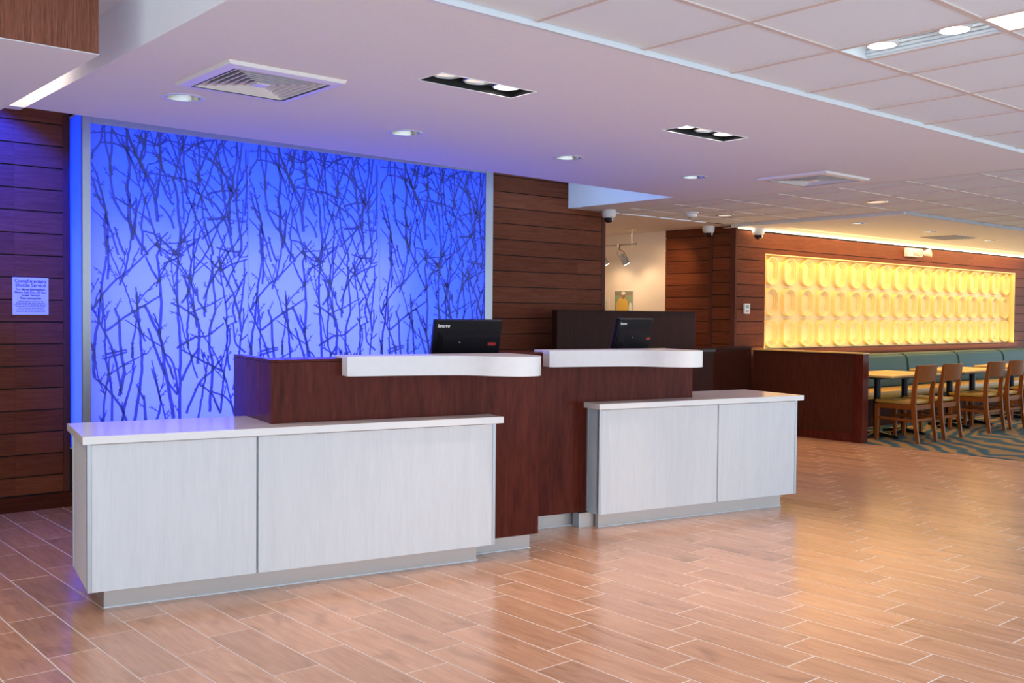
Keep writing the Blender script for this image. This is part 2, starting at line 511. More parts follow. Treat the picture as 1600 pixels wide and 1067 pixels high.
# ---------------------------------------------------------------- CEILING
def sheet_with_holes(b, x0, x1, y0, y1, z, rects=(), circles=(), skew=None):
    """flat ceiling sheet; rects = holes, circles = (cx, cy, r) round holes"""
    xs = {x0, x1}; ys = {y0, y1}
    cells = [(rx0, rx1, ry0, ry1, None) for rx0, rx1, ry0, ry1 in rects]
    cells += [(cx - r * 1.3, cx + r * 1.3, cy - r * 1.3, cy + r * 1.3, (cx, cy, r)) for cx, cy, r in circles]
    for c in cells:
        xs.update(c[:2]); ys.update(c[2:4])
    xs = sorted(xs); ys = sorted(ys)
    def P(x, y):
        if skew and abs(y - y1) < 1e-6:
            return (x, skew(x), z)
        return (x, y, z)
    for xa, xb in zip(xs, xs[1:]):
        for ya, yb in zip(ys, ys[1:]):
            mx, my = (xa + xb) / 2, (ya + yb) / 2
            if any(c[0] < mx < c[1] and c[2] < my < c[3] for c in cells):
                continue
            b.quad(P(xa, ya), P(xa, yb), P(xb, yb), P(xb, ya))
    for c in cells:
        if c[4]:
            cx, cy, r = c[4]; n = 32; h = r * 1.3
            ring = []; sq = []
            for k in range(n):
                a = 2 * math.pi * k / n + math.pi / 4
                ca, sa = math.cos(a), math.sin(a); s = h / max(abs(ca), abs(sa))
                ring.append((cx + r * ca, cy + r * sa, z)); sq.append((cx + s * ca, cy + s * sa, z))
            for k in range(n):
                b.quad(ring[k], ring[(k + 1) % n], sq[(k + 1) % n], sq[k])

CANS = [(2.118, 5.10), (3.535, 5.142), (4.934, 5.156), (6.344, 5.182)]
SLOTS = [(3.075, 3.852), (4.90, 3.912)]
SLW, SLD = 0.58, 0.185
back_edge = lambda x: 5.955 + (x - 1.578) * (6.19 - 5.955) / (7.287 - 1.578)
b = MB()
VENTS = [(2.247, 4.492, 0.60), (7.09, 4.575, 0.63)]
sheet_with_holes(b, 1.578, 7.73, 2.93, 5.9, CZ,
                 [(x - SLW / 2, x + SLW / 2, y - SLD / 2, y + SLD / 2) for x, y in SLOTS] + [(x - q / 2 + 0.05, x + q / 2 - 0.05, y - q / 2 + 0.05, y + q / 2 - 0.05) for x, y, q in VENTS],
                 [(x, y, 0.088) for x, y in CANS])
b.quad((1.578, 5.9, CZ), (1.578, back_edge(1.578), CZ), (7.287, back_edge(7.287), CZ), (7.287, 5.9, CZ))
sheet_with_holes(b, 7.287, 7.73, 5.9, 7.609, CZ)
# side faces of the cloud
b.quad((1.578, 2.93, CZ), (1.578, 5.955, CZ), (1.578, 5.955, 2.80), (1.578, 2.93, 2.80))
b.quad((1.578, 5.955, CZ), (7.287, 6.19, CZ), (7.287, 6.19, 3.05), (1.578, 5.955, 3.05))
b.quad((7.287, 6.19, CZ), (7.287, 7.609, CZ), (7.287, 7.609, 3.05), (7.287, 6.19, 3.05))
b.quad((1.578, 2.93, CZ), (7.73, 2.93, CZ), (7.73, 2.93, 2.60), (1.578, 2.93, 2.60))
struct(b.build('ceiling', M['plaster']), 'white plaster ceiling cloud above the reception desk')
# header left of the cloud, high ceiling there, top of the slot behind the cloud
b = MB().box(-3.0, 1.578, 5.955, 6.05, CZ, 3.05)
b.quad((-3, -2, 2.77), (-3, 5.955, 2.77), (1.578, 5.955, 2.77), (1.578, -2, 2.77))
b.quad((-3, 6.05, 3.05), (-3, 7.62, 3.05), (7.287, 7.62, 3.05), (7.287, 6.05, 3.05))
struct(b.build('ceiling', M['plaster']), 'raised white ceiling beside the wooden soffit')
# shell added to keep sky light out of the ceiling voids, then corridor ceiling
struct(MB().box(-3.1, 21.5, -2.0, 11.1, 3.06, 3.12).box(-3.1, 21.5, -2.06, -2.0, 2.54, 3.12).box(21.0, 21.06, -2.0, 7.8, 2.5, 3.06).box(-3.1, 21.5, 11.1, 11.16, 0, 3.12).box(21.0, 21.06, 7.8, 11.1, 0, 3.06).box(-3.16, -3.1, 7.6, 11.1, 0, 3.12).build('sky_blocker', M['plaster']), 'unseen shell added around the ceilings to block sky light')
b = MB().quad((7.73, 7.595, CZ - 0.001), (7.73, 11, CZ - 0.001), (10.2, 11, CZ - 0.001), (10.2, 7.595, CZ - 0.001))
struct(b.build('ceiling', M['cream']), 'corridor ceiling')
# dining soffit
SZ = 2.505
DCANS = [(10.573, 6.205), (12.208, 6.187), (14.074, 6.27)]
b = MB()
sheet_with_holes(b, 10.0, 21.0, 5.36, 7.72, SZ, (), [(x, y, 0.075) for x, y in DCANS])
b.quad((10.0, 5.36, SZ), (10.0, 7.57, SZ), (10.0, 7.57, 2.57), (10.0, 5.36, 2.57))
b.quad((10.0, 5.36, SZ), (21.0, 5.36, SZ), (21.0, 5.36, 2.57), (10.0, 5.36, 2.57))
struct(b.build('ceiling', M['plaster']), 'lower plaster ceiling over the dining booths')
tr = MB().box(9.985, 9.999, 5.345, 7.57, SZ - 0.001, SZ + 0.045)
struct(MB().box(9.999, 21.0, 5.345, 5.359, SZ - 0.001, SZ + 0.026).build('trim_4', M['trim_grey']), 'grey front edge trim of the dining ceiling')
struct(tr.build('trim_1', M['trim_white']), 'pale edge trim of the dining ceiling')
struct(MB().box(1.578, 7.73, 2.912, 2.929, CZ - 0.002, 2.56).build('trim_2', M['trim_white']), 'pale edge trim between plaster ceiling and tile grid')
struct(MB().box(7.73, 21.0, 2.912, 2.929, CZ - 0.002, 2.56).build('trim_3', M['trim_white']), 'edge trim of the far tile grid')

def act(x_lines, y_lines, z, name, label, skip=lambda a, b_, c, d: False, cut=lambda a, b_, c, d: None, bar_w=0.022):
    x0, x1, y0, y1 = x_lines[0], x_lines[-1], y_lines[0], y_lines[-1]
    base = MB()
    for xa, xb in zip(x_lines, x_lines[1:]):
        for ya, yb in zip(y_lines, y_lines[1:]):
            if skip(xa, xb, ya, yb): continue
            if cut(xa, xb, ya, yb) is not None: continue
            base.quad((xa, ya, z + 0.04), (xa, yb, z + 0.04), (xb, yb, z + 0.04), (xb, ya, z + 0.04))
    root = struct(base.build('ceiling', M['tile_white']), label)
    cache = {}
    for xa, xb in zip(x_lines, x_lines[1:]):
        for ya, yb in zip(y_lines, y_lines[1:]):
            if skip(xa, xb, ya, yb): continue
            c = cut(xa, xb, ya, yb)
            rects = [(xa, xb, ya, yb)] if c is None else c
            for (a0, a1, b0, b1) in rects:
                key = (round(a1 - a0, 3), round(b1 - b0, 3))
                if key not in cache:
                    cache[key] = MB().box(-key[0] / 2 + 0.004, key[0] / 2 - 0.004, -key[1] / 2 + 0.004, key[1] / 2 - 0.004, 0.004, 0.02).mesh('ceiling_tile')
                obj('ceiling_tile', cache[key], M['tile_white'], root, ((a0 + a1) / 2, (b0 + b1) / 2, z))
    return root

T = 0.6096
XL = [3.215 + T * i for i in range(-3, 9)]
YL = [2.37 - T * i for i in range(6, -1, -1)] + [2.912]
AZ = 2.548
FX0, FX1, FY0, FY1 = 3.215 + T, 3.215 + T + 0.235, 2.37 - T, 2.37      # linear fixture bay
TY0, TY1 = 2.37 - 2 * T, 2.37 - T                                        # bright troffer bay
def cut(xa, xb, ya, yb):
    if abs(xa - FX0) < 0.01 and (abs(yb - FY1) < 0.01 or abs(yb - TY1) < 0.01):
        return [(FX1, xb, ya, yb)]
    return None
near = act(XL, YL, AZ, 'near', 'near white acoustic tile ceiling with beige grid', cut=cut)
bw = 0.012
for x in XL[1:-1]:
    MB().box(x - bw, x + bw, YL[0], YL[-1], AZ - 0.002, AZ + 0.03).build('grid_bar', M['grid'], near)
for y in YL[:-1]:
    MB().box(XL[0], XL[-1], y - bw, y + bw, AZ - 0.0015, AZ + 0.03).build('grid_bar', M['grid'], near)
MB().box(FX1 - bw, FX1 + bw, TY0, FY1, AZ - 0.0018, AZ + 0.03).build('grid_bar', M['grid'], near)

XL2 = [7.73, 8.06] + [8.06 + T * i for i in range(1, 21)]
YL2 = [2.929] + [3.555 + 0.6075 * i for i in range(0, 6)] + [7.17, 7.60]
AZ2 = 2.532
def skip2(xa, xb, ya, yb):
    return (xa + xb) / 2 > 10.0 and (ya + yb) / 2 > 5.36
# bay beside the dining soffit is narrower
far = act([x for x in XL2 if x < 9.9] + [9.985], YL2, AZ2, 'far', 'far acoustic tile ceiling between desk and dining area')
far2 = act([9.985] + [x for x in XL2 if x > 10.2], [y for y in YL2 if y < 5.3] + [5.345], AZ2, 'far', 'far acoustic tile ceiling in front of the dining area')
bw = 0.009
for x in [x for x in XL2 if x < 9.9]:
    MB().box(x - bw, x + bw, YL2[0], YL2[-1], AZ2 - 0.002, AZ2 + 0.03).build('grid_bar', M['grid'], far)
for y in YL2[1:-1]:
    MB().box(7.73, 9.985 if y > 5.3 else 10.0, y - bw, y + bw, AZ2 - 0.0015, AZ2 + 0.03).build('grid_bar', M['grid'], far)
for x in [x for x in XL2 if x > 10.2]:
    MB().box(x - bw, x + bw, YL2[0], 5.345, AZ2 - 0.002, AZ2 + 0.03).build('grid_bar', M['grid'], far2)
for y in [y for y in YL2[1:] if y < 5.3]:
    MB().box(10.0, XL2[-1], y - bw, y + bw, AZ2 - 0.0015, AZ2 + 0.03).build('grid_bar', M['grid'], far2)

# wood-clad soffit at the upper left
t = thing('wooden_soffit', 'hanging ceiling soffit clad in reddish striped wood with a white underside', 'soffit', (0, 0, 2.45))
MB().box(-3.0, 1.385, 4.18, 4.205, 0.004, 0.60).build('front_cladding', M['zebra'], t)
MB().box(-3.0, 1.39, 4.19, 5.90, 0.0, 0.004).box(1.372, 1.388, 4.205, 5.90, 0.004, 0.322).box(-3.0, 1.372, 4.206, 5.9, 0.30, 0.318).build('white_underside', M['plaster'], t)

# ---------------------------------------------------------------- WALLS
def planks(root, face, lo, hi, plane, zs, seams, mat, out, depth=0.013, gap=0.004, windows=()):
    """face 'Y': boards run along X on plane Y; face 'X': boards run along Y on plane X. out = side the face looks to"""
    for z0, z1 in zip(zs, zs[1:]):
        cuts = [lo] + [s for s in seams if lo < s < hi] + [hi]
        for a, b_ in zip(cuts, cuts[1:]):
            segs = [(a, b_, z0, z1)]
            for (wa, wb, wz0, wz1) in windows:
                ns = []
                for s0, s1, q0, q1 in segs:
                    if s1 <= wa or s0 >= wb or q1 <= wz0 or q0 >= wz1: ns.append((s0, s1, q0, q1)); continue
                    if s0 < wa: ns.append((s0, wa, q0, q1))
                    if s1 > wb: ns.append((wb, s1, q0, q1))
                    m0, m1 = max(s0, wa), min(s1, wb)
                    if q0 < wz0 - 0.02: ns.append((m0, m1, q0, wz0 + gap))
                    if q1 > wz1 + 0.02: ns.append((m0, m1, wz1 - gap, q1))
                segs = ns
            for s0, s1, zz0, zz1 in segs:
                if s1 - s0 < 0.02: continue
                cm = (s0 + s1) / 2; L2 = (s1 - s0) / 2
                m = MB()
                if face == 'Y':
                    m.box(-L2, L2, 0.0, depth, zz0 + gap, zz1 - gap, 0.0015)
                    m.build('wall_board', mat, root, loc=(cm, plane, 0))
                else:
                    m.box(0.0, depth, -L2, L2, zz0 + gap, zz1 - gap, 0.0015)
                    m.build('wall_board', mat, root, loc=(plane, cm, 0))

# back wall, left of the light box and right of it
wb_ = MB().box(-3.0, 2.31, YW + 0.013, YW + 0.10, 0, 3.05).box(2.31, 7.80, YW + 0.013, YW + 0.10, 0, 3.05).build('wall_back', M['groove'])
struct(wb_, 'back wall clad in horizontal reddish brown wooden boards')
zl = [0.112] + [0.241 + 0.1566 * k for k in range(0, 18)] + [3.04]
planks(wb_, 'Y', -3.0, 2.268, YW, zl, [-1.6, -0.4, 0.75, 1.945], M['plank'], -1)
zr = [0.112] + [0.2925 + 0.15567 * k for k in range(0, 17)]
planks(wb_, 'Y', 5.90, 7.79, YW, zr + [3.0], [7.43], M['plank'], -1)
MB().box(2.268, 2.31, YW - 0.006, YW + 0.013, 0.112, 3.05).build('edge_trim', M['trim_wood'], wb_)
MB().box(7.79, 7.845, YW - 0.004, YW + 0.10, 0.0, CZ).build('edge_trim', M['trim_wood'], wb_)
o = MB().box(-3.0, 2.40, YW - 0.018, YW + 0.013, 0, 0.106, 0.003).build('baseboard_back', M['base_wood'])
struct(o, 'dark red brown wooden baseboard on the left')
struct(MB().box(6.3, 7.845, YW - 0.018, YW + 0.013, 0, 0.106, 0.003).build('baseboard_right', M['base_wood']), 'dark wooden baseboard behind the desk')
struct(MB().box(-3.1, -3.0, 4.2, 7.7, 0, 3.05).box(-3.1, -3.0, -2, 4.2, 2.5, 3.05).build('wall_left', M['cream']), 'unseen left wall, partly open for daylight')  # unseen wall, sized to hold back some daylight and admit the rest
# corridor walls
wc = MB().box(10.115, 10.20, 7.72, 11.0, 0, 2.6).build('wall_corridor', M['groove'])
struct(wc, 'corridor wall with wooden boards next to cream paint')
zc_ = [0.0] + [0.129 + 0.1533 * k for k in range(0, 16)] + [CZ]
planks(wc, 'X', 7.985, 8.70, 10.10, zc_, [], M['plank_y'], -1)
planks(wc, 'X', 7.65, 7.932, 10.10, [z + 0.025 if 0 < z < CZ else z for z in zc_], [], M['plank_y'], -1)
MB().box(10.094, 10.115, 7.932, 7.985, 0, CZ).build('edge_trim', M['trim_wood'], wc)
MB().box(10.085, 10.125, 7.572, 7.65, 0, 2.529).build('corner_post', M['trim_wood'], wc)
MB().box(10.10, 10.115, 8.70, 11.0, 0, CZ).build('painted_panel', M['cream'], wc)
struct(MB().box(7.845, 10.1, 10.98, 11.05, 0, 2.6).build('wall_corridor_end', M['cream']), 'cream end wall of the corridor')
struct(MB().box(7.78, 7.845, YW + 0.10, 11.0, 0, 2.6).build('wall_corridor_side', M['cream']), 'cream left wall of the corridor')
# dining wall with niche
NX0, NX1, NZ0, NZ1 = 10.70, 17.97, 1.008, 2.216
DY = 7.572
wd = MB().box(10.2, NX0, DY + 0.013, DY + 0.14, 0, 2.475).box(NX1, 21, DY + 0.013, DY + 0.14, 0, 2.475).box(NX0, NX1, DY + 0.013, DY + 0.14, 0, NZ0).box(NX0, NX1, DY + 0.013, DY + 0.14, NZ1, 2.475).box(10.2, 21, DY + 0.14, DY + 0.2, 0, 2.6).build('wall_dining', M['groove'])
struct(wd, 'wooden board wall of the dining area around the yellow niche')
zd = [0.0, 0.11] + [0.13 + 0.1533 * k for k in range(1, 15)] + [2.478]
planks(wd, 'Y', 10.125, 20.5, DY, zd, [11.55, 14.0, 16.4, 18.6], M['plank'], -1, windows=[(NX0, NX1, NZ0, NZ1)])
MB().box(NX0, NX1, DY + 0.001, DY + 0.135, NZ1 - 0.012, NZ1 - 0.0005).build('niche_lip', M['relief'], wd)
for a, c in ((NX0 + 0.0005, NX0 + 0.012), (NX1 - 0.012, NX1 - 0.0005)):
    MB().box(a, c, DY + 0.002, DY + 0.14, NZ0, NZ1).build('niche_side', M['relief'], wd)
MB().box(NX0, NX1, DY - 0.004, DY + 0.14, NZ0 - 0.012, NZ0).build('niche_sill', M['trim_wood'], wd)

# yellow relief panel in the niche
def stadium(cx, cz, hw, hh, n=12):
    pts = []
    for k in range(n + 1):
        a = math.pi * k / n
        pts.append((cx + hw * math.cos(a), cz + (hh - hw * 0.75) + hw * 0.75 * math.sin(a)))
    for k in range(n + 1):
        a = math.pi + math.pi * k / n
        pts.append((cx + hw * math.cos(a), cz - (hh - hw * 0.75) + hw * 0.75 * math.sin(a)))
    return pts
rp = thing('relief_panel', 'glowing yellow relief panel with rows of stepped rounded lozenges in the wall niche', 'wall panel', (NX0, DY + 0.12, NZ0))
MB().box(0.013, NX1 - NX0 - 0.013, 0, 0.018, 0.002, NZ1 - NZ0 - 0.014).build('backing', M['relief'], rp)
b = MB()
prev = None
for dlt, y in ((0.008, 0.0), (0.016, -0.048), (0.026, -0.048), (0.031, -0.032), (0.045, -0.032), (0.050, -0.017), (0.064, -0.017), (0.069, -0.002)):
    cur = [b.bm.verts.new((x, y, z)) for x, z in stadium(0, 0, 0.150 - dlt, 0.194 - dlt)]
    if prev:
        n = len(cur)
        for i in range(n):
            b.bm.faces.new((prev[i], prev[(i + 1) % n], cur[(i + 1) % n], cur[i]))
    prev = cur
b.bm.faces.new(prev)
rm = b.mesh('relief_lozenge', True)
for i in range(18):
    for j in range(3):
        obj('relief_lozenge', rm, M['relief'], rp, (0.262 + 0.4022 * i, 0.0, 0.201 + 0.4000 * j))
for i in range(1, 12):
    MB().box(0.603 * i + 0.004, 0.603 * i + 0.0065, -0.0015, 0.0, 0.003, NZ1 - NZ0 - 0.003).build('panel_joint', M['grid'], rp)

# ---------------------------------------------------------------- LIGHT BOX with branch panels
LX0, LX1, LZ0, LZ1, LY = 2.311, 6.03, 0.43, 2.80, 7.327
lb = thing('branch_light_box', 'large blue glowing feature panel with bare tree branches behind the desk', 'light box', (LX0, LY, 0))
def lbl(x): return x - LX0
MB().box(0.012, LX1 - LX0 - 0.012, 0.262, 0.272, LZ0, LZ1).box(0.0, LX1 - LX0, 0.0, 0.272, LZ0 - 0.01, LZ0).box(0.0, LX1 - LX0, 0.0, 0.272, LZ1, LZ1 + 0.01).box(LX1 - LX0 - 0.01, LX1 - LX0, 0.01, 0.262, LZ0, LZ1).build('back_box', M['box_white'], lb)
MB().box(0.0, 0.006, 0.012, 0.268, LZ0, LZ1).build('side_panel', M['side_panel'], lb)
fb = LZ0 - 0.02
MB().box(0.0, lbl(2.367), -0.014, 0.012, fb, LZ1 + 0.01, 0.002).build('frame_stile', M['alu'], lb)
MB().box(lbl(5.941), lbl(LX1), -0.014, 0.012, fb, LZ1 + 0.01, 0.002).build('frame_stile', M['alu'], lb)
MB().box(lbl(2.367), lbl(5.941), -0.013, 0.011, 2.735, LZ1 + 0.01, 0.002).build('frame_rail', M['alu'], lb)
MB().box(lbl(2.367), lbl(5.941), -0.013, 0.011, fb, LZ0 + 0.03, 0.002).build('frame_rail', M['alu'], lb)

# branch drawing, traced in panel coordinates (metres from the panel's lower-left corner)
P1 = (2.367, 3.563)
def pix(x, y):
    d = FW + RT * ((x - 800) / 1572.37) - UP * ((y - 533.5) / 1572.37)
    k = LY / d.y
    return (d.x * k - P1[0], H + d.z * k)
def c1(x, y): return pix(130 + x / 4.85, 180 + y / 4.85)
def c4(x, y): return pix(130 + x / 4.103, 400 + y / 4.103)
STEMS = []
def st(fn, w, *pts): STEMS.append((max(w, 10.0) * 0.00165, [fn(*p) for p in pts]))
st(c1, 16, (330, 75), (335, 250), (350, 370), (345, 480), (330, 550), (350, 640), (345, 740), (375, 945))
st(c1, 15, (320, 90), (400, 300), (460, 420), (500, 520), (545, 630), (565, 810))
st(c1, 13, (585, 120), (585, 330), (580, 450), (565, 560), (550, 650))
st(c1, 10, (635, 130), (690, 270), (720, 380), (745, 440))
st(c1, 12, (750, 130), (760, 290), (765, 400), (780, 500), (790, 590))
st(c1, 14, (680, 470), (715, 620), (720, 760), (740, 900), (725, 1060))
st(c1, 8, (480, 430), (600, 455), (740, 480), (880, 530)); st(c1, 8, (130, 205), (240, 215), (360, 270), (400, 310))
st(c1, 12, (855, 150), (880, 290), (880, 420), (885, 540)); st(c1, 10, (1000, 180), (920, 330), (890, 420))
st(c1, 8, (900, 270), (980, 360), (1060, 440), (1130, 500)); st(c1, 12, (780, 530), (900, 610), (980, 660), (1050, 750), (1100, 870), (1130, 1000), (1150, 1080))
st(c1, 12, (1050, 180), (1075, 320), (1120, 440), (1135, 510), (1110, 580), (1110, 680), (1105, 820))
st(c1, 10, (1165, 200), (1160, 350), (1135, 480)); st(c1, 12, (1205, 210), (1180, 400), (1165, 540), (1160, 650), (1170, 760), (1200, 980), (1180, 1070))
st(c1, 8, (1245, 500), (1190, 590), (1130, 660)); st(c1, 6, (940, 600), (1040, 575), (1180, 570))
st(c1, 13, (70, 480), (120, 640), (180, 740), (160, 800), (175, 940), (180, 1060))
st(c1, 12, (215, 100), (215, 230), (205, 420), (230, 620), (290, 740), (360, 830), (420, 950), (490, 1060))
st(c1, 11, (900, 620), (905, 740), (930, 850), (975, 1000), (985, 1060)); st(c1, 8, (580, 480), (640, 620), (690, 680))
st(c1, 10, (830, 640), (850, 780), (840, 950), (830, 1060)); st(c1, 7, (470, 620), (440, 830), (450, 900), (440, 1060))
st(c1, 9, (460, 880), (540, 900), (590, 945), (690, 1030), (730, 1070)); st(c1, 9, (575, 890), (590, 960), (560, 1060))
st(c1, 11, (240, 850), (280, 980), (320, 1060)); st(c1, 7, (400, 620), (400, 760), (385, 900))
st(c1, 10, (145, 75), (130, 200), (75, 275), (62, 330)); st(c1, 8, (210, 85), (280, 210), (330, 250))
st(c1, 6, (390, 150), (480, 190), (580, 225), (635, 170)); st(c1, 6, (470, 115), (470, 280), (440, 340))
st(c1, 7, (780, 280), (860, 215), (1000, 185)); st(c1, 6, (1060, 230), (1140, 320)); st(c1, 7, (240, 620), (360, 690), (400, 640))
st(c1, 6, (580, 680), (650, 760), (690, 860)); st(c1, 6, (900, 940), (1000, 850), (1100, 760)); st(c1, 6, (940, 790), (1040, 780), (1100, 765))
st(c1, 6, (1010, 1000), (1100, 1030), (1200, 1035)); st(c1, 6, (540, 970), (620, 1030), (720, 1060), (800, 1000), (850, 960))
st(c4, 14, (470, -10), (490, 150), (500, 350), (490, 500)); st(c4, 11, (400, 0), (440, 90), (490, 170))
st(c4, 16, (390, 310), (450, 430), (500, 540), (520, 700), (550, 850), (580, 1040)); st(c4, 14, (610, -10), (600, 200), (610, 400), (620, 600), (620, 800), (620, 1060))
st(c4, 13, (340, 230), (355, 400), (370, 560), (375, 720), (360, 860), (330, 1060)); st(c4, 13, (150, 0), (120, 180), (100, 400), (80, 500), (65, 650), (75, 780))
st(c4, 10, (120, 240), (140, 480), (140, 620), (180, 850), (185, 1060)); st(c4, 14, (200, 330), (230, 420), (240, 600), (260, 740), (230, 900))
st(c4, 11, (75, 780), (150, 850), (230, 950), (280, 1060)); st(c4, 13, (415, 465), (470, 620), (520, 760))
st(c4, 9, (710, 0), (700, 150), (660, 260), (630, 300)); st(c4, 14, (640, 120), (690, 260), (720, 380), (745, 470), (740, 600), (735, 690))
st(c4, 13, (820, -10), (830, 130), (845, 300), (840, 380), (810, 470), (810, 600), (830, 700), (820, 850), (810, 1000))
st(c4, 12, (860, 0), (900, 120), (960, 240), (1000, 380), (1015, 490)); st(c4, 9, (1030, 30), (1030, 170), (1010, 330), (1000, 400))
st(c4, 8, (500, 250), (420, 300), (300, 370), (150, 480)); st(c4, 8, (560, 300), (650, 340), (740, 410)); st(c4, 7, (600, 590), (720, 520), (800, 510), (900, 430))
st(c4, 8, (630, 600), (780, 680), (900, 740)); st(c4, 12, (740, 590), (700, 650), (630, 800)); st(c4, 8, (900, 390), (940, 500), (920, 640), (905, 740), (890, 880), (880, 1000))
st(c4, 11, (660, 1010), (740, 820), (820, 740), (900, 640)); st(c4, 9, (740, 820), (820, 880), (880, 1010)); st(c4, 9, (820, 870), (920, 910), (975, 1010))
st(c4, 11, (310, 580), (320, 680), (310, 800), (270, 950), (250, 1060)); st(c4, 13, (390, 890), (400, 1060)); st(c4, 12, (500, 940), (470, 1060))
st(c4, 8, (520, 620), (580, 700), (605, 890)); st(c4, 8, (540, 800), (600, 890)); st(c4, 7, (960, 430), (980, 560), (1040, 620)); st(c4, 6, (730, 200), (740, 290), (790, 360))
st(c4, 6, (870, 100), (940, 60), (1050, 20)); st(c4, 8, (440, 720), (500, 940)); st(c4, 7, (340, 820), (390, 920)); st(c4, 6, (145, 630), (280, 600)); st(c4, 6, (145, 655), (280, 615))
st(c4, 7, (1050, 100), (1000, 200), (960, 330), (980, 430)); st(c4, 6, (950, 100), (1000, 220)); st(c4, 7, (520, 50), (650, -10))
# lower part behind the desk
for x in (120, 260, 400, 540, 690, 830, 960):
    st(c4, 12, (x, 1040), (x + random.uniform(-50, 50), 1180), (x + random.uniform(-80, 80), 1330), (x + random.uniform(-60, 60), 1480))

def extra_stems(seed, count):
    rg = random.Random(seed)
    for _ in range(count):
        x, z = rg.uniform(0.0, 1.19), rg.uniform(LZ0, 2.45)
        lean = rg.uniform(-0.55, 0.55)
        hd = math.pi / 2 + lean; wdt = rg.uniform(7.0, 11.0) * 0.00160
        pts = [(x, z)]
        n = rg.randint(3, 7)
        for k in range(n):
            hd += rg.uniform(-0.16, 0.16)
            x += math.cos(hd) * 0.13; z += math.sin(hd) * 0.13
            pts.append((x, z))
            if k and rg.random() < 0.5:
                h2 = hd + rg.choice((-1, 1)) * rg.uniform(0.4, 0.9); px, pz = x, z; side = [(px, pz)]
                for q in range(rg.randint(2, 4)):
                    h2 += rg.uniform(-0.2, 0.2)
                    px += math.cos(h2) * 0.085; pz += math.sin(h2) * 0.085
                    side.append((px, pz))
                STEMS.append((wdt * 0.7, side[::-1]))
        STEMS.append((wdt, pts[::-1]))
extra_stems(21, 42)

def smooth_line(pts, n=4):
    out = []
    for i in range(len(pts) - 1):
        p0 = pts[max(i - 1, 0)]; p1 = pts[i]; p2 = pts[i + 1]; p3 = pts[min(i + 2, len(pts) - 1)]
        for k in range(n):
            t_ = k / n
            out.append(tuple(0.5 * (2 * p1[q] + (-p0[q] + p2[q]) * t_ + (2 * p0[q] - 5 * p1[q] + 4 * p2[q] - p3[q]) * t_ ** 2 + (-p0[q] + 3 * p1[q] - 3 * p2[q] + p3[q]) * t_ ** 3) for q in (0, 1)))
    out.append(pts[-1])
    return out

def clipx(v, lo, hi): return max(lo, min(hi, v))
def branch_mesh(width, name, ymirror=False):
    bm = bmesh.new()
    rng = random.Random(11)
    def ribbon(pts, w0, w1, ydep):
        prev = None
        n = len(pts)
        for i, p in enumerate(pts):
            a = pts[max(i - 1, 0)]; c = pts[min(i + 1, n - 1)]
            dx, dz = c[0] - a[0], c[1] - a[1]
            L_ = math.hypot(dx, dz) or 1
            w = (w0 + (w1 - w0) * i / max(1, n - 1)) / 2
            nx, nz = -dz / L_ * w, dx / L_ * w
            x1_, x2_ = clipx(p[0] + nx, 0.0, width), clipx(p[0] - nx, 0.0, width)
            z1_, z2_ = clipx(p[1] + nz, LZ0 + 0.035, 2.733), clipx(p[1] - nz, LZ0 + 0.035, 2.733)
            cur = (bm.verts.new((x1_, ydep, z1_)), bm.verts.new((x2_, ydep, z2_)))
            if prev and (abs(x1_ - x2_) + abs(z1_ - z2_)) > 1e-5:
                try: bm.faces.new((prev[0], prev[1], cur[1], cur[0]))
                except Exception: pass
            prev = cur
    for si, (w, raw) in enumerate(STEMS):
        pts = smooth_line(raw, 4) if len(raw) > 2 else [raw[0], ((raw[0][0] + raw[1][0]) / 2, (raw[0][1] + raw[1][1]) / 2), raw[1]]
        pts = [(x + rng.uniform(-1, 1) * 0.0035, z + rng.uniform(-1, 1) * 0.002) for x, z in pts]
        yd = -0.0006 - 0.00001 * si
        # the thicker end is the lower one
        if pts[0][1] < pts[-1][1]: pts = pts[::-1]
        ribbon(pts, w * 0.75, w * 1.1, yd)
        # buds and twigs
        tot = sum(math.dist(pts[i], pts[i + 1]) for i in range(len(pts) - 1))
        for _ in range(int(tot / 0.10)):
            i = rng.randrange(1, len(pts) - 1); p = pts[i]
            a = rng.choice((-1, 1)) * rng.uniform(0.3, 1.0)
            L_ = rng.choice((0.014, 0.02, 0.02, 0.05, 0.09))
            q = [p]
            hd = math.pi / 2 + a
            for s in range(3):
                hd += rng.uniform(-0.25, 0.25)
                q.append((q[-1][0] + math.cos(hd) * L_ / 3, q[-1][1] + math.sin(hd) * L_ / 3))
            ww = 0.011 if L_ < 0.03 else 0.0085
            ribbon(q, ww, ww * 0.7, yd)
            if L_ > 0.04:
                for s in (1, 2):
                    e = q[s]; h2 = hd + rng.choice((-0.8, 0.8))
                    ribbon([e, (e[0] + math.cos(h2) * 0.022, e[1] + math.sin(h2) * 0.022)], 0.006, 0.005, yd)
    me = bpy.data.meshes.new(name); bm.to_mesh(me); bm.free(); me.materials.append(M['branch'])
    return me
bmesh1 = branch_mesh(1.194, 'branch_pattern')
for i, (xa, xb) in enumerate(((2.367, 3.561), (3.565, 4.778), (4.782, 5.941))):
    w = xb - xa
    p = MB().box(0, w, 0.0, 0.006, LZ0 + 0.031, 2.7345).build('panel', M['panel'], lb, loc=(lbl(xa), 0.0, 0))
    me = bmesh1 if i != 2 else branch_mesh(w - 0.002, 'branch_pattern')
    o = obj('branch_pattern', me, M['branch'], p)
    o['kind'] = 'stuff'
    if i: MB().box(-0.0025, -0.0005, -0.002, 0.006, LZ0 + 0.031, 2.7345).build('panel_joint', M['alu'], p)

# ---------------------------------------------------------------- RECEPTION COUNTERS
def to_desk(du, dv):
    p = DO + DU * du + DV * dv
    return (p.x, p.y, 0)

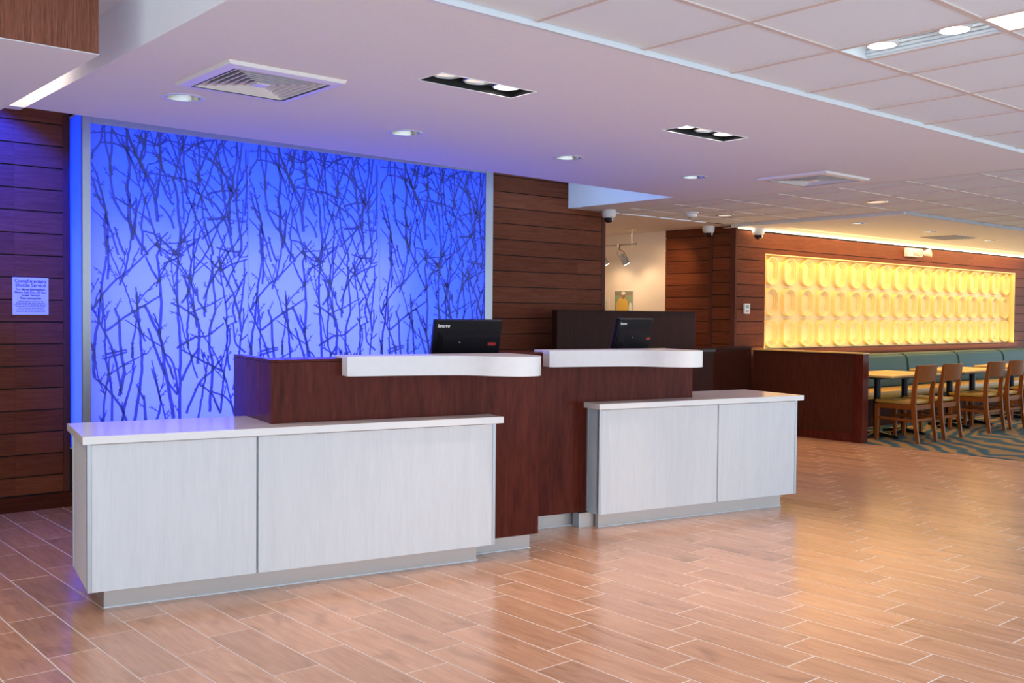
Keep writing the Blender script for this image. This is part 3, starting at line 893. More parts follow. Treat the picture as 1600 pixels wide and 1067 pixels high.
def low_counter(loc, label, W0, W1, div, full, shallow, full_side, us):
    """low white counter in desk axes: front panel at v=-0.08, toe kick at v=0.
    It is `full` deep on one side of u=us and only `shallow` deep where it runs along the tall counter"""
    t = thing('low_counter', label, 'counter', loc, DESK, 'white low counters')
    ZT = 0.838; TH = 0.038
    bl = full if full_side == 'L' else shallow
    br = shallow if full_side == 'L' else full
    def ell(x0, x1, y0, dl, dr, z0, z1, bev=0.0):
        if full_side == 'L':
            pts = [(x0, y0), (x1, y0), (x1, dr), (us, dr), (us, dl), (x0, dl)]
        else:
            pts = [(x0, y0), (x1, y0), (x1, dr), (us, dr), (us, dl), (x0, dl)]
        return MB().prism(pts, z0, z1, bev)
    ell(W0 - 0.022, W1 + 0.032, -0.115, bl + (0.03 if full_side == 'L' else 0), br + (0.03 if full_side == 'R' else 0), ZT - TH, ZT, 0.003).build('countertop', M['quartz'], t)
    for a, c in ((W0 + 0.020, div - 0.006), (div + 0.006, W1 - 0.020)):
        MB().box(a, c, -0.08, -0.060, 0.100, ZT - TH - 0.006, 0.0015).build('front_panel', M['whitewood'], t)
    MB().box(W0 + 0.019, W1 - 0.019, -0.0595, -0.05, 0.113, ZT - TH - 0.0005).build('backing_strip', M['alu'], t)
    for a, c in ((W0, W0 + 0.0195), (W1 - 0.0195, W1)):
        MB().box(a, c, -0.083, -0.0575, 0.100, ZT - TH - 0.0005, 0.002).build('corner_profile', M['alu'], t)
    MB().box(W0 + 0.003, W0 + 0.018, -0.057, bl - 0.0185, 0.100, ZT - TH - 0.0005).build('end_panel', M['whitewood'] if full_side == 'L' else M['alu_panel'], t)
    MB().box(W0, W0 + 0.018, bl - 0.018, bl, 0.100, ZT - TH - 0.0005, 0.002).build('corner_profile', M['alu'], t)
    MB().box(W1 - 0.018, W1 - 0.003, -0.057, br, 0.100, ZT - TH - 0.0005).build('end_panel', M['whitewood'], t)
    ell(0.0, W1 - 0.077, 0.0, bl - 0.01, br - 0.01, 0.0, 0.0995).build('toe_kick', M['alu_kick'], t)
    MB().box(-0.002, W1 - 0.070, -0.006, -0.0003, 0.0, 0.006).build('caulk_line', M['trim_white'], t)
    ell(W0 + 0.02, W1 - 0.02, -0.0575, bl - 0.001, br - 0.001, 0.0997, 0.112).build('bottom_board', M['whitewood'], t)
    return t

def tall_counter(loc, label, L_, back):
    """dark counter: front face at v=0 of its own axes"""
    t = thing('tall_counter', label, 'reception desk', loc, DESK, 'dark wood reception counters')
    ZT = 1.173
    MB().box(0, L_, 0.0, 0.022, 0.098, ZT - 0.016).build('front_panel', M['mahogany'], t)
    MB().box(0, 0.022, 0.022, back, 0.098, ZT - 0.016).build('end_panel', M['mahogany'], t)
    MB().box(L_ - 0.022, L_, 0.022, back, 0.098, ZT - 0.016).build('end_panel', M['mahogany'], t)
    b = MB().box(-0.001, L_ + 0.001, -0.001, 0.24, ZT - 0.013, ZT, 0.002).box(-0.001, 0.05, 0.24, back, ZT - 0.013, ZT).box(L_ - 0.05, L_ + 0.001, 0.24, back, ZT - 0.013, ZT)
    b.build('top_cap', M['mahogany'], t)
    MB().box(0.004, L_ - 0.004, 0.004, 0.021, ZT - 0.0158, ZT - 0.0132).box(0.004, 0.021, 0.0215, back, ZT - 0.0158, ZT - 0.0132).build('gap_filler', M['groove'], t)  # dark filler added so no light leaks through the slit
    MB().box(0.022, L_ - 0.022, 0.022, back, 0.72, 0.75).build('work_surface', M['espresso'], t)
    MB().box(0.06, L_ - 0.022, 0.064, 0.076, 0.0, 0.0975).box(L_ - 0.034, L_ - 0.022, 0.076, back - 0.05, 0, 0.0975).box(0.06, 0.072, 0.076, back - 0.05, 0, 0.0975).build('toe_kick', M['alu_kick'], t)
    MB().box(0.06, L_ - 0.016, 0.058, 0.064, 0.0, 0.006).build('caulk_line', M['trim_white'], t)
    MB().box(0.022, L_ - 0.022, 0.022, back, 0.098, 0.115).build('bottom_board', M['espresso'], t)
    return t

def ledge(loc, label):
    """white guitar-shaped transaction top; axes: u from its left end, v=0 at the counter front"""
    t = thing('transaction_ledge', label, 'counter top', loc, DESK, 'white transaction ledges')
    front = [(0.0, -0.085), (0.19, -0.098), (0.38, -0.122), (0.53, -0.155), (0.63, -0.195), (0.69, -0.252), (0.75, -0.335), (0.82, -0.405), (0.885, -0.438), (0.945, -0.436), (1.00, -0.410), (1.05, -0.345), (1.080, -0.255), (1.090, -0.15), (1.09, -0.002)]
    sm = smooth_line(front[:-1], 4) + [front[-1]]
    ZB, ZT = 1.081, 1.189
    # hanging front part
    MB().prism(sm + [(0.0, -0.002)], ZB, ZT, 0.005).build('ledge_front', M['solid'], t, True)
    # part lying on the counter cap
    MB().box(0.0, 1.09, -0.0018, 0.112, 1.1735, ZT - 0.0002, 0.004).build('ledge_back', M['solid'], t)
    return t

low_counter(to_desk(0, 0), 'long white woodgrain low counter nearest the camera with quartz top', -0.084, 2.087, 0.715, 0.50, 0.061, 'L', 0.822)
tall_counter(to_desk(0.824, 0.063), 'dark mahogany reception counter rising behind the nearest white counter', 1.640, 0.75)
ledge(to_desk(1.212, 0.063), 'white curved ledge on the nearer mahogany counter')
low_counter(to_desk(3.155, 0.425), 'white woodgrain low counter farther right beside the dining partition', -0.055, 1.738, 0.97, 0.49, 0.071, 'R', 0.860)
tall_counter(to_desk(2.472, 0.498), 'dark mahogany reception counter standing farther back to the right', 1.540, 0.75)
ledge(to_desk(2.752, 0.498), 'white curved ledge on the farther mahogany counter')
# metal return between the tall counter and the right low counter
t = thing('metal_kick_return', 'small shiny metal kick plate at the corner between the farther counters', 'kick plate', to_desk(3.03, 0.47), DESK)
MB().box(0.0, 0.012, 0.0, 0.075, 0.0, 0.0965).build('kick_side', M['alu'], t)
MB().box(0.012, 0.118, 0.0, 0.010, 0.0, 0.0965).build('kick_front', M['alu_kick'], t)

# ---------------------------------------------------------------- ALL-IN-ONE COMPUTERS
def computer(loc, rot, label):
    t = thing('desktop_computer', label, 'computer', loc, rot, 'black computers on the reception desk')
    # local axes: x along screen, back of the computer looks to -y, tilted 13 degrees
    tilt = Matrix.Translation((0, 0, 0.30)) @ Matrix.Rotation(R(13), 4, 'X')
    w = 0.232
    def tb(m, name, mat, parent=t, smooth=False):
        me = m.mesh(name, smooth); me.transform(tilt)
        return obj(name, me, mat, parent)
    tb(MB().box(-w, w, -0.016, 0.016, 0.0, 0.345, 0.006), 'screen_housing', M['black'])
    b = MB()
    v = b.bm.verts.new
    lo = [v((-0.205, -0.016, 0.0)), v((0.210, -0.016, 0.0)), v((0.210, -0.016, 0.275)), v((-0.205, -0.016, 0.275))]
    hi = [v((-0.180, -0.050, 0.012)), v((0.195, -0.050, 0.012)), v((0.195, -0.050, 0.245)), v((-0.180, -0.050, 0.245))]
    for i in range(4):
        b.bm.faces.new((lo[i], lo[(i + 1) % 4], hi[(i + 1) % 4], hi[i]))
    b.bm.faces.new(hi[::-1])
    bp = tb(b, 'rear_bulge', M['black'])
    for x, z in ((-0.07, 0.215), (-0.13, 0.02), (0.05, 0.02), (0.09, 0.02), (0.14, 0.02), (0.165, 0.02)):
        m = MB().box(x - 0.004, x + 0.004, -0.0515, -0.0495, z - 0.004, z + 0.004)
        tb(m, 'screw', M['grey_plastic'], bp)
    tb(MB().box(0.125, 0.18, -0.0515, -0.0495, 0.195, 0.213), 'red_label', M['red_ink'], bp)
    me = text_mesh('lenovo', 0.030, shear=0.15, bold=0.0008)
    me.transform(tilt @ Matrix.Translation((-0.212, -0.0168, 0.300)) @ Matrix.Rotation(R(90), 4, 'X'))
    o = obj('logo_lettering', me, M['white_ink'], t)
    MB().box(-0.05, 0.05, -0.045, -0.028, 0.012, 0.335, 0.003).build('stand_arm', M['grey_plastic'], t)
    MB().box(-0.11, 0.11, -0.07, 0.10, 0.0, 0.012, 0.004).build('stand_foot', M['black'], t)
    return t
p = DO + DU * 2.135 + DV * 0.44
computer((p.x, p.y, 0.750), DESK, 'black all-in-one computer seen from behind above the nearer white ledge')
p = DO + DU * 3.688 + DV * 0.86
computer((p.x, p.y, 0.765), DESK + R(22), 'black all-in-one computer turned sideways above the farther white ledge')

# ---------------------------------------------------------------- HUTCH AND HALF WALLS
t = thing('back_hutch', 'dark espresso wooden hutch standing behind the farther computer', 'hutch', (6.76, 7.20, 0))
MB().box(0.0, 0.05, 0.0, 0.07, 0, 1.462, 0.002).build('side_post', M['espresso'], t)
MB().box(0.05, 2.13, 0.012, 0.07, 0, 1.462, 0.002).build('back_panel', M['espresso'], t)
MB().box(0.05, 2.13, -0.28, 0.012, 1.03, 1.062, 0.002).build('counter_top', M['espresso_gloss'], t)
MB().box(0.05, 2.13, -0.25, -0.23, 0.0, 1.03).build('front_panel', M['espresso'], t)
MB().box(-0.002, 2.134, -0.003, 0.074, 1.4625, 1.470).build('top_cap', M['espresso'], t)
t = thing('half_wall', 'low dark wooden half wall closing the corridor behind the desk', 'half wall', (8.94, 7.52, 0))
MB().box(0.0, 1.42, 0.0, 0.10, 0, 1.03).build('body', M['espresso'], t)
MB().box(0.0, 1.42, -0.01, 0.11, 1.031, 1.055, 0.003).build('top_cap', M['espresso'], t)

t = thing('dining_partition', 'dark wooden pony wall with vertical grain at the end of the dining booths', 'partition', (10.37, 6.01, 0))
MB().box(0.018, 0.10, 0.10, 1.50, 0.10, 1.005).build('side_panel', M['walnut'], t)
MB().box(0.0, 0.12, 0.0, 0.10, 0.0, 1.008, 0.002).build('end_post', M['mahogany'], t)
MB().box(0.010, 0.11, 0.10, 1.50, 0.0, 0.10).build('base_rail', M['mahogany'], t)
MB().box(0.004, 0.116, 0.10, 1.50, 1.0055, 1.008).build('top_rail', M['mahogany'], t)
MB().box(-0.004, 0.124, -0.004, 1.50, 1.0085, 1.022, 0.002).build('top_cap', M['laminate'], t)

# ---------------------------------------------------------------- DINING: booths, tables, chairs
def booth(i, x0, x1, label):
    t = thing('booth_bench', label, 'bench', (x0, 0, 0), 0, 'teal booth benches along the wall')
    w = x1 - x0
    MB().box(0.0, w, 6.85, 7.50, 0.0, 0.12).build('base_plinth', M['base_wood'], t)
    MB().box(0.0, w, 6.80, 7.50, 0.12, 0.37, 0.01).build('seat_box', M['espresso'], t)
    MB().box(0.004, w - 0.004, 6.76, 7.40, 0.372, 0.465, 0.025).build('seat_cushion', M['tan'], t, True)
    b = MB()
    pts = [(7.17, 0.468), (7.13, 0.60), (7.16, 0.85), (7.20, 0.905), (7.26, 0.925), (7.40, 0.925), (7.44, 0.90), (7.44, 0.468)]
    lo = [b.bm.verts.new((0.008, y, z)) for y, z in pts]; hi = [b.bm.verts.new((w - 0.008, y, z)) for y, z in pts]
    n = len(pts)
    b.bm.faces.new(lo); b.bm.faces.new(hi[::-1])
    for k in range(n):
        b.bm.faces.new((lo[k], hi[k], hi[(k + 1) % n], lo[(k + 1) % n]))
    bmesh.ops.bevel(b.bm, geom=b.bm.edges[:], offset=0.02, segments=2, affect='EDGES')
    b.build('backrest', M['teal'], t, True)
    return t
bx = [10.52, 12.0, 13.52, 15.06, 16.60, 18.12]
names = ['teal booth bench beside the dark partition', 'second teal booth bench from the dark partition', 'third teal booth bench from the dark partition',
         'fourth teal booth bench from the dark partition', 'teal booth bench farthest from the dark partition']
for i in range(5):
    booth(i, bx[i] + 0.004, bx[i + 1] - 0.004, names[i])

def make_table(loc, label):
    t = thing('dining_table', label, 'table', loc, 0, 'dining tables in front of the booths')
    MB().box(-0.29, 0.29, -0.34, 0.40, 0.722, 0.75, 0.006).build('table_top', M['laminate'], t)
    MB().box(-0.296, 0.296, -0.346, 0.406, 0.715, 0.721).build('top_edge', M['black'], t)
    MB().tube([(0, 0, 0.035), (0, 0, 0.70)], 0.038, 14).build('post', M['black'], t, True)
    MB().box(-0.16, 0.16, -0.16, 0.16, 0.700, 0.7148).build('mounting_plate', M['black'], t)
    for a in (0, 90, 180, 270):
        d = Vector((math.cos(R(a)), math.sin(R(a)), 0))
        MB().bar(d * 0.03 + Vector((0, 0, 0.045)), d * 0.27 + Vector((0, 0, 0.02)), 0.055, 0.05, w2=0.04, d2=0.03).build('foot', M['black'], t)
    return t
tb0 = make_table((11.06, 6.22, 0.004), 'dining table nearest the dark partition')
for x, lab in ((11.70, 'second dining table from the dark partition'), (12.86, 'third dining table from the dark partition'), (13.50, 'fourth dining table from the dark partition'), (14.70, 'fifth dining table from the dark partition'), (15.34, 'sixth dining table from the dark partition')):
    dup(tb0, (x, 6.22, 0.004), 0, lab)

def make_chair(loc, label):
    """chair faces +y (towards the booth); origin at seat centre on the floor"""
    t = thing('dining_chair', label, 'chair', loc, 0, 'wooden dining chairs')
    wd = M['chairwood']; hw = 0.22
    for s in (-1, 1):
        # front leg
        MB().bar((s * (hw - 0.015), 0.225, 0.0), (s * (hw - 0.015), 0.225, 0.425), 0.034, 0.034, w2=0.042, d2=0.042).build('leg', wd, t)
        # rear leg sweeping up into the back post
        b = MB()
        x = s * (hw - 0.012)
        prof = [(-0.280, 0.0, 0.034), (-0.240, 0.22, 0.046), (-0.215, 0.43, 0.058), (-0.222, 0.60, 0.048), (-0.258, 0.875, 0.030)]
        rows = []
        for (y, z, d) in prof:
            rows.append([b.bm.verts.new((x + a, y + c * d / 2, z)) for a, c in ((-0.014, -1), (0.014, -1), (0.014, 1), (-0.014, 1))])
        for r0, r1 in zip(rows, rows[1:]):
            for k in range(4):
                b.bm.faces.new((r0[k], r0[(k + 1) % 4], r1[(k + 1) % 4], r1[k]))
        b.bm.faces.new(rows[0][::-1]); b.bm.faces.new(rows[-1])
        b.build('leg', wd, t)
        MB().bar((s * (hw - 0.013), -0.20, 0.405), (s * (hw - 0.013), 0.21, 0.405), 0.022, 0.055).build('side_rail', wd, t)
        MB().bar((s * (hw - 0.013), -0.225, 0.255), (s * (hw - 0.013), 0.21, 0.265), 0.018, 0.028).build('stretcher', wd, t)
    MB().bar((-hw + 0.03, 0.225, 0.40), (hw - 0.03, 0.225, 0.40), 0.022, 0.055).build('front_rail', wd, t)
    MB().bar((-hw + 0.02, -0.215, 0.40), (hw - 0.02, -0.215, 0.40), 0.022, 0.055).build('rear_rail', wd, t)
    MB().bar((-hw + 0.02, -0.228, 0.26), (hw - 0.02, -0.228, 0.26), 0.018, 0.028).build('stretcher', wd, t)
    MB().box(-hw + 0.004, hw - 0.004, -0.185, 0.25, 0.435, 0.475, 0.016).build('seat', M['tan'], t, True)
    # curved top board
    b = MB(); n = 8; fr = []; bk = []
    for k in range(n + 1):
        u = -1 + 2 * k / n; x = u * (hw + 0.002); c = -0.030 * (1 - u * u)
        fr.append([b.bm.verts.new((x, -0.226 + c, 0.690)), b.bm.verts.new((x, -0.254 + c, 0.885))])
        bk.append([b.bm.verts.new((x, -0.246 + c, 0.690)), b.bm.verts.new((x, -0.274 + c, 0.885))])
    for k in range(n):
        for A in (fr, bk):
            b.bm.faces.new((A[k][0], A[k + 1][0], A[k + 1][1], A[k][1]))
        for q in (0, 1):
            b.bm.faces.new((fr[k][q], fr[k + 1][q], bk[k + 1][q], bk[k][q]))
    for k in (0, n):
        b.bm.faces.new((fr[k][0], fr[k][1], bk[k][1], bk[k][0]))
    b.build('backrest', wd, t, True)
    return t
ch0 = make_chair((11.03, 5.86, 0.004), 'wooden dining chair nearest the dark partition with tan seat')
for x, lab in ((11.655, 'second wooden dining chair from the dark partition'), (12.82, 'third wooden dining chair from the dark partition'), (13.42, 'fourth wooden dining chair from the dark partition'), (14.62, 'fifth wooden dining chair, cut by the right picture edge')):
    dup(ch0, (x, 5.86, 0.004), 0, lab)

# ---------------------------------------------------------------- CEILING FIXTURES
def downlight(x, y, z, r, label, group, e=0, lampmat='lamp_dim', col=WARM):
    t = thing('recessed_downlight', label, 'ceiling light', (x, y, z), 0, group)
    MB().lathe([(r * 0.985, 0.0), (r * 0.985, -0.004), (r * 1.2, -0.004), (r * 1.22, -0.0005)], n=32).build('trim_ring', M['trim_white'], t, True)
    MB().lathe([(r * 0.98, -0.002), (r * 0.93, 0.03), (r * 0.78, 0.075), (r * 0.62, 0.11)], n=32).build('reflector', M['mirror'], t, True)
    MB().lathe([(r * 0.62, 0.11), (0.001, 0.112)], n=24).build('lamp', M[lampmat], t)
    if e:
        l = light('downlight_lamp', 'SPOT', (x, y, z - 0.03), e, col, (x, y, 0), 0.03, spot=115, blend=0.9)
    return t
cl = ['round recessed downlight beside the large square ceiling vent', 'second round recessed downlight from the wooden soffit', 'third round recessed downlight from the wooden soffit', 'fourth round recessed downlight, in front of the far ceiling vent']
for (x, y), l in zip(CANS, cl):
    downlight(x, y, CZ, 0.088, l, 'round downlights in the plaster ceiling', 12)
cl = ['small downlight over the dining booths nearest the partition', 'small downlight over the booths beside the flat grille', 'small downlight over the booths farthest right']
for (x, y), l in zip(DCANS, cl):
    downlight(x, y, SZ, 0.075, l, 'downlights over the dining booths', 22, 'lamp', (1.0, 0.64, 0.28))
# downlights set into the far tile grid sit below the tiles
def surface_can(x, y, label):
    t = thing('tile_downlight', label, 'ceiling light', (x, y, AZ2 + 0.004), 0, 'downlights in the far tile ceiling')
    MB().lathe([(0.080, 0.0), (0.080, -0.006), (0.098, -0.006), (0.100, 0.0)], n=28).build('trim_ring', M['mirror'], t, True)
    MB().lathe([(0.080, -0.004), (0.030, -0.0015), (0.001, -0.0012)], n=28).build('lamp', M['lamp_dim'], t, True)
    light('downlight_lamp', 'SPOT', (x, y, AZ2 - 0.03), 30, (1.0, 0.60, 0.22), (x, y, 0), 0.05, spot=115, blend=0.9)
surface_can(9.02, 6.92, 'downlight in the far tile ceiling above the corridor corner')
surface_can(8.98, 5.09, 'downlight in the far tile ceiling in front of the dining ceiling')

def slot_light(x, y, label, bright):
    t = thing('slot_downlight', label, 'ceiling light', (x, y, CZ), 0, 'black slot lights with three lamps')
    w, d, h = SLW / 2, SLD / 2, 0.14
    b = MB()
    b.quad((-w, -d, 0), (w, -d, 0), (w, -d, h), (-w, -d, h)); b.quad((-w, d, 0), (w, d, 0), (w, d, h), (-w, d, h))
    b.quad((-w, -d, 0), (-w, d, 0), (-w, d, h), (-w, -d, h)); b.quad((w, -d, 0), (w, d, 0), (w, d, h), (w, -d, h))
    b.quad((-w, -d, h), (w, -d, h), (w, d, h), (-w, d, h))
    b.build('housing', M['black_matte'], t)
    e = 0.006
    MB().box(-w - e, w + e, -d - e, -d, -0.003, 0.0).box(-w - e, w + e, d, d + e, -0.003, 0.0).box(-w - e, -w, -d, d, -0.003, 0.0).box(w, w + e, -d, d, -0.003, 0.0).build('trim_frame', M['plaster'], t)
    for k, on in zip((-1, 0, 1), bright):
        cx = k * 0.185
        lp = MB().lathe([(0.074, 0.034), (0.076, 0.022), (0.068, 0.020), (0.066, 0.034)], cx, 0, 28).build('lamp_ring', M['steel'], t, True)
        MB().lathe([(0.066, 0.030), (0.001, 0.026)], cx, 0, 28).build('lamp_face', M['lamp'] if on else M['lamp_dim'], lp, True)
        light('slot_lamp', 'SPOT', (x + cx, y, CZ + 0.015), 24 if on else 10, (1.0, 0.80, 0.58), (x + cx * 1.3, y - 0.5, 0), 0.05, spot=75, blend=0.7)
slot_light(SLOTS[0][0], SLOTS[0][1], 'black three-lamp slot light nearer to the large ceiling vent', (0, 0, 1))
slot_light(SLOTS[1][0], SLOTS[1][1], 'black three-lamp slot light farther right with two lit lamps', (1, 0, 1))

def diffuser(x, y, size, label):
    t = thing('ceiling_vent', label, 'vent', (x, y, CZ), 0, 'square ceiling vents')
    h = size / 2
    def ring(a0, z0, a1, z1, a2, z2):
        """square frame section through three corner radii"""
        b = MB()
        prev = None
        for a, z in ((a0, z0), (a1, z1), (a2, z2)):
            cur = [b.bm.verts.new(p) for p in ((-a, -a, z), (a, -a, z), (a, a, z), (-a, a, z))]
            if prev:
                for k in range(4):
                    b.bm.faces.new((prev[k], prev[(k + 1) % 4], cur[(k + 1) % 4], cur[k]))
            prev = cur
        return b
    ring(h, 0.0, h - 0.008, -0.016, h - 0.055, -0.022).build('outer_frame', M['white_plastic'], t)
    q = h - 0.049
    b = MB()
    for sx, sy in ((1, 0), (0, 1)):
        for k in (-1, 1):
            b.quad((k * q if sx else -q, k * q if sy else -q, -0.004), (k * q if sx else q, k * q if sy else q, -0.004), (k * q if sx else q, k * q if sy else q, 0.10), (k * q if sx else -q, k * q if sy else -q, 0.10))
    b.quad((-q, -q, 0.10), (q, -q, 0.10), (q, q, 0.10), (-q, q, 0.10))
    b.build('dark_throat', M['black_matte'], t)
    n = 6
    for k in range(n):
        a = (h - 0.075) * (1 - k / (n + 0.6))
        ring(a + 0.006, -0.020, a + 0.001, -0.021, a - 0.020, 0.012).build('louver', M['white_plastic'], t)
    MB().box(-0.035, 0.035, -0.035, 0.035, -0.022, -0.004, 0.002).build('centre_plate', M['white_plastic'], t)
    return t
diffuser(2.247, 4.492, 0.60, 'large square louvered ceiling vent nearest the wooden soffit')
diffuser(7.09, 4.575, 0.63, 'square louvered ceiling vent farther right near the tile grid')
t = thing('return_grille', 'flat grille in the ceiling over the dining booths', 'vent', (13.22, 6.45, SZ))
MB().box(-0.32, 0.32, -0.24, 0.24, -0.006, -0.0005, 0.001).build('frame', M['grey_plastic'], t)
for k in range(9):
    y = -0.2 + k * 0.05
    MB().bar((-0.30, y, -0.010), (0.30, y, -0.010), 0.018, 0.006).build('slat', M['grey_plastic'], t)

# linear fixture in the near tile grid
t = thing('linear_ceiling_light', 'recessed metal light strip with two round lamps in the near tile ceiling', 'ceiling light', ((FX0 + FX1) / 2, (FY0 + FY1) / 2, AZ))
w, d, h = (FX1 - FX0) / 2 - 0.0135, (FY1 - FY0) / 2 - 0.0135, 0.09
b = MB()
b.quad((-w, -d, 0), (w, -d, 0), (w, -d, h), (-w, -d, h)); b.quad((-w, d, 0), (w, d, 0), (w, d, h), (-w, d, h))
b.quad((-w, -d, 0), (-w, d, 0), (-w, d, h), (-w, -d, h)); b.quad((-w, -d, h), (w, -d, h), (w, d, h), (-w, d, h))
b.quad((w, -d, 0), (w, d, 0), (w, d, h), (w, -d, h))
b.build('housing', M['trim_white'], t)
for k in range(5):
    z = 0.008 + k * 0.016
    MB().box(w - 0.006, w - 0.001, -d, d, z, z + 0.010).build('rib', M['trim_white'], t)
for k in (-1, 1):
    cy = k * 0.155
    lr = MB().lathe([(0.050, 0.062), (0.064, 0.030), (0.064, 0.012), (0.056, 0.010), (0.054, 0.030)], -0.01, cy, 28).build('lamp_ring', M['white_plastic'], t, True)
    MB().lathe([(0.055, 0.018), (0.001, 0.016)], -0.01, cy, 28).build('lamp_face', M['lamp'], lr, True)
    MB().box(0.05, 0.062, cy - 0.02, cy + 0.02, 0.02, 0.032).build('clip', M['black'], t)
    light('strip_lamp', 'SPOT', ((FX0 + FX1) / 2, (FY0 + FY1) / 2 + cy, AZ - 0.005), 12, (1.0, 0.86, 0.68), (4.1, (FY0 + FY1) / 2 + cy, 0), 0.05, spot=80, blend=0.8)
t = thing('lit_troffer', 'bright rectangular light panel in the tile ceiling at the upper right corner', 'ceiling light', ((FX0 + FX1) / 2, (TY0 + TY1) / 2, AZ))
w, d = (FX1 - FX0) / 2 - 0.014, (TY1 - TY0) / 2 - 0.014
MB().box(-w, w, -d, d, 0.010, 0.016).build('lens', M['troffer'], t)
MB().box(-w - 0.002, w + 0.002, -d - 0.002, d + 0.002, 0.017, 0.06).build('housing', M['white_plastic'], t)

# dome cameras, smoke detector, track lights
def dome(x, y, z, label, r=0.075):
    t = thing('dome_camera', label, 'camera', (x, y, z), 0, 'ceiling dome cameras')
    MB().lathe([(r * 0.95, 0.0), (r, -0.02), (r, -0.045), (r * 0.88, -0.075), (r * 0.70, -0.085)], n=28, cap0=True).build('base', M['white_plastic'], t, True)
    pr = [(r * 0.72 * math.cos(a), -0.083 - r * 0.72 * math.sin(a)) for a in [R(x_) for x_ in (0, 20, 40, 60, 80, 89)]]
    MB().lathe(pr, n=28, cap1=True).build('dome', M['dark_glass'], t, True)
    MB().box(-r * 0.1, r * 0.1, -r * 0.78, -r * 0.68, -0.115, -0.075).build('dome_bracket', M['white_plastic'], t)
    return t
dome(7.70, 7.42, CZ - 0.0005, 'white dome camera at the end of the board wall behind the desk')
dome(9.92, 7.86, CZ - 0.0005, 'white dome camera beside the corridor corner')
dome(10.36, 7.44, SZ - 0.0005, 'white dome camera under the dining ceiling corner')
t = thing('smoke_detector', 'white smoke detector on the far tile ceiling', 'smoke detector', (8.53, 7.0, AZ2 + 0.004))
MB().lathe([(0.085, 0.0), (0.085, -0.012), (0.070, -0.016)], n=24, cap0=True, cap1=True).build('base', M['white_plastic'], t, True)
MB().lathe([(0.066, -0.0165), (0.058, -0.05), (0.03, -0.058)], n=24, cap0=True, cap1=True).build('body', M['white_plastic'], t, True)
MB().lathe([(0.026, -0.0585), (0.024, -0.068)], n=16, cap0=True, cap1=True).build('sensor', M['grey_plastic'], t, True)

t = thing('track_light', 'metal rail with spotlights hanging in the corridor', 'track light', (9.62, 8.80, CZ))
TZ = -0.19
MB().tube([(0, -0.02, TZ), (0, 1.6, TZ)], 0.011, 10).build('rail', M['steel'], t, True)
MB().tube([(0, 0.05, -0.004), (0, 0.05, TZ - 0.02)], 0.010, 10).build('stem', M['steel'], t, True)
MB().box(-0.012, 0.012, -0.03, 0.13, -0.012, -0.001, 0.003).build('ceiling_bracket', M['steel'], t)
for i, y in enumerate((0.29, 0.66)):
    h = MB().box(-0.016, 0.016, y - 0.018, y + 0.018, TZ - 0.055, TZ + 0.015, 0.003).build('spot_mount', M['steel'], t)
    pv = Vector((0.0, y, TZ - 0.055)); dr = Vector((0.45, -0.25, -0.86)).normalized()
    sd = Vector((-0.3, 0.9, -0.2)).normalized()
    MB().tube([pv, pv + sd * 0.05 + dr * 0.05, pv + sd * 0.045 + dr * 0.17], 0.006, 8).build('yoke', M['steel'], h, True)
    MB().tube([pv, pv - sd * 0.05 + dr * 0.05, pv - sd * 0.045 + dr * 0.17], 0.006, 8).build('yoke', M['steel'], h, True)
    a = pv + dr * 0.08
    MB().tube([a, a + dr * 0.06, a + dr * 0.065, a + dr * 0.14], [0.026, 0.028, 0.042, 0.046], 16).build('spot_head', M['grey_plastic'], h, True)
    a = pv + dr * 0.222
    MB().tube([a, a + dr * 0.002], 0.040, 16).build('spot_lamp', M['lamp'], h, True)
    wp = Vector((9.62, 8.80, CZ)) + a + dr * 0.02
    light('track_lamp', 'SPOT', wp, 3.2, (1.0, 0.68, 0.36), wp + Vector((0.48, 0.15 - 0.35 * (i == 0), -0.65)), 0.03, spot=120, blend=0.8)
light('track_wash', 'SPOT', (9.55, 8.25, 2.30), 7, (1.0, 0.62, 0.28), (10.1, 8.55, 1.95), 0.03, spot=85, blend=0.9)

# ---------------------------------------------------------------- SMALL WALL ITEMS
t = thing('shuttle_sign', 'metallic shuttle service notice on the wooden boards at the left', 'sign', (1.930, YW - 0.0045, 1.388))
MB().box(0, 0.238, 0, 0.004, 0, 0.262, 0.0008).build('plate', M['paper'], t)
def line(txt, size, z, bold=0.0005):
    me = text_mesh(txt, size, 'CENTER', 0, bold)
    me.transform(Matrix.Translation((0.119, -0.0006, z)) @ Matrix.Rotation(R(90), 4, 'X'))
    obj('lettering', me, M['ink'], t)
line('Complimentary', 0.0335, 0.226); line('Shuttle Service', 0.0335, 0.197)
line('For More Information', 0.0215, 0.171); line('Please Ask One Of Our', 0.0215, 0.150); line('Guest Service', 0.0215, 0.130); line('Representatives', 0.0215, 0.110)
rng = random.Random(3)
for k, w in enumerate((0.17, 0.195, 0.21, 0.195, 0.17, 0.19, 0.19)):
    b = MB(); x = 0.119 - w / 2; z = 0.092 - k * 0.0118
    while x < 0.119 + w / 2:
        ww = rng.uniform(0.006, 0.02)
        b.box(x, min(x + ww, 0.119 + w / 2), -0.0008, -0.0004, z, z + 0.0042)
        x += ww + 0.004
    b.build('fine_print', M['ink'], t)

t = thing('thermostat', 'white thermostat with blue display on the boards left of the yellow panel', 'thermostat', (10.30, DY - 0.0305, 1.455))
MB().box(-0.055, 0.055, 0, 0.03, 0, 0.125, 0.006).build('case', M['white_plastic'], t)
MB().box(-0.032, 0.032, -0.002, -0.0003, 0.066, 0.11).build('display', M['screen_blue'], t)
MB().box(-0.030, 0.030, -0.002, -0.0003, 0.02, 0.045).build('buttons', M['grey_plastic'], t)

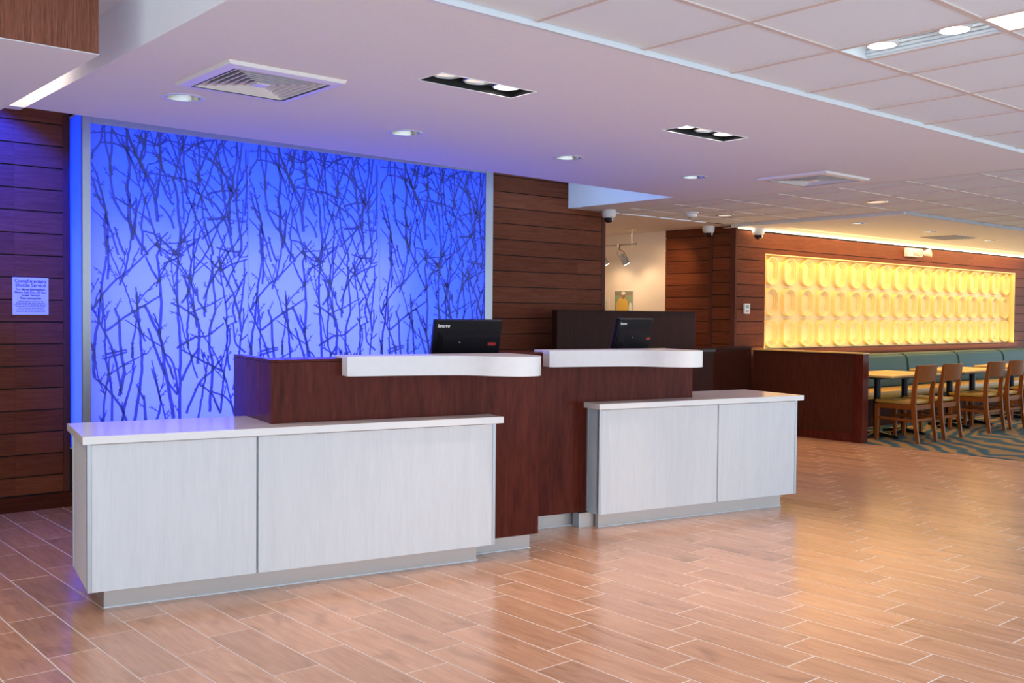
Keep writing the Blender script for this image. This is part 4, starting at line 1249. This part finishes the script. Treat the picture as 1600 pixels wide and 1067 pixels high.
t = thing('emergency_light', 'white twin-head emergency light above the yellow panel', 'emergency light', (14.34, DY - 0.0705, 2.335))
MB().box(-0.19, 0.19, 0, 0.07, 0, 0.125, 0.008).build('case', M['white_plastic'], t)
for s, x in ((-1, 0.0), (1, 0.27)):
    hd = MB()
    a = Vector((x, -0.002, 0.06)); d = Vector((0.25 * (s > 0), -1, 0.15 if s > 0 else -0.1)).normalized()
    hd.tube([a, a + d * 0.05, a + d * 0.10], [0.035, 0.05, 0.062], 16)
    o = hd.build('lamp_head', M['white_plastic'], t, True)
    b = MB(); b.tube([a + d * 0.101, a + d * 0.103], 0.054, 16); b.build('lamp_lens', M['grey_plastic'], o)
MB().box(0.19, 0.25, 0.005, 0.03, 0.05, 0.075).build('head_arm', M['white_plastic'], t)

t = thing('wall_picture', 'small colour picture of a person in a yellow shirt and pale cap', 'picture', (10.0995, 9.43, 1.44))
# picture plane looks to -x; local y runs to the back of the corridor
MB().box(-0.010, 0.0, -0.18, 0.17, 0, 0.325, 0.004).build('board', M['photo_white'], t)
def pr(y0, y1, z0, z1, m, dx=0.0): MB().box(-0.0112 - dx, -0.0101 - dx, y0, y1, z0, z1).build('picture_patch', M[m], t)
pr(-0.172, 0.162, 0.008, 0.317, 'photo_sky')
pr(-0.17, 0.16, 0.255, 0.30, 'photo_crowd', 0.0003)
def disc(cy, cz, ry, rz, m, dx):
    b = MB(); n = 20
    b.bm.faces.new([b.bm.verts.new((-0.0114 - dx, cy + ry * math.cos(2 * math.pi * k / n), cz + rz * math.sin(2 * math.pi * k / n))) for k in range(n)])
    b.build('picture_patch', M[m], t)
disc(0.02, 0.11, 0.11, 0.12, 'photo_shirt', 0.0008)
pr(-0.07, 0.13, 0.010, 0.12, 'photo_shirt', 0.0006)
disc(0.0, 0.245, 0.033, 0.042, 'photo_skin', 0.0014)
disc(0.0, 0.283, 0.040, 0.024, 'photo_white', 0.002)
disc(-0.13, 0.07, 0.03, 0.09, 'photo_white', 0.0004)
t = thing('wall_notice', 'pale paper notice beside the picture in the corridor', 'notice', (10.0995, 9.79, 1.44))
MB().box(-0.004, 0.0, -0.09, 0.12, 0, 0.22).build('sheet', M['photo_white'], t)
for k in range(6):
    MB().box(-0.0046, -0.0041, -0.05, 0.09, 0.04 + k * 0.026, 0.045 + k * 0.026).build('print_line', M['grey_plastic'], t)
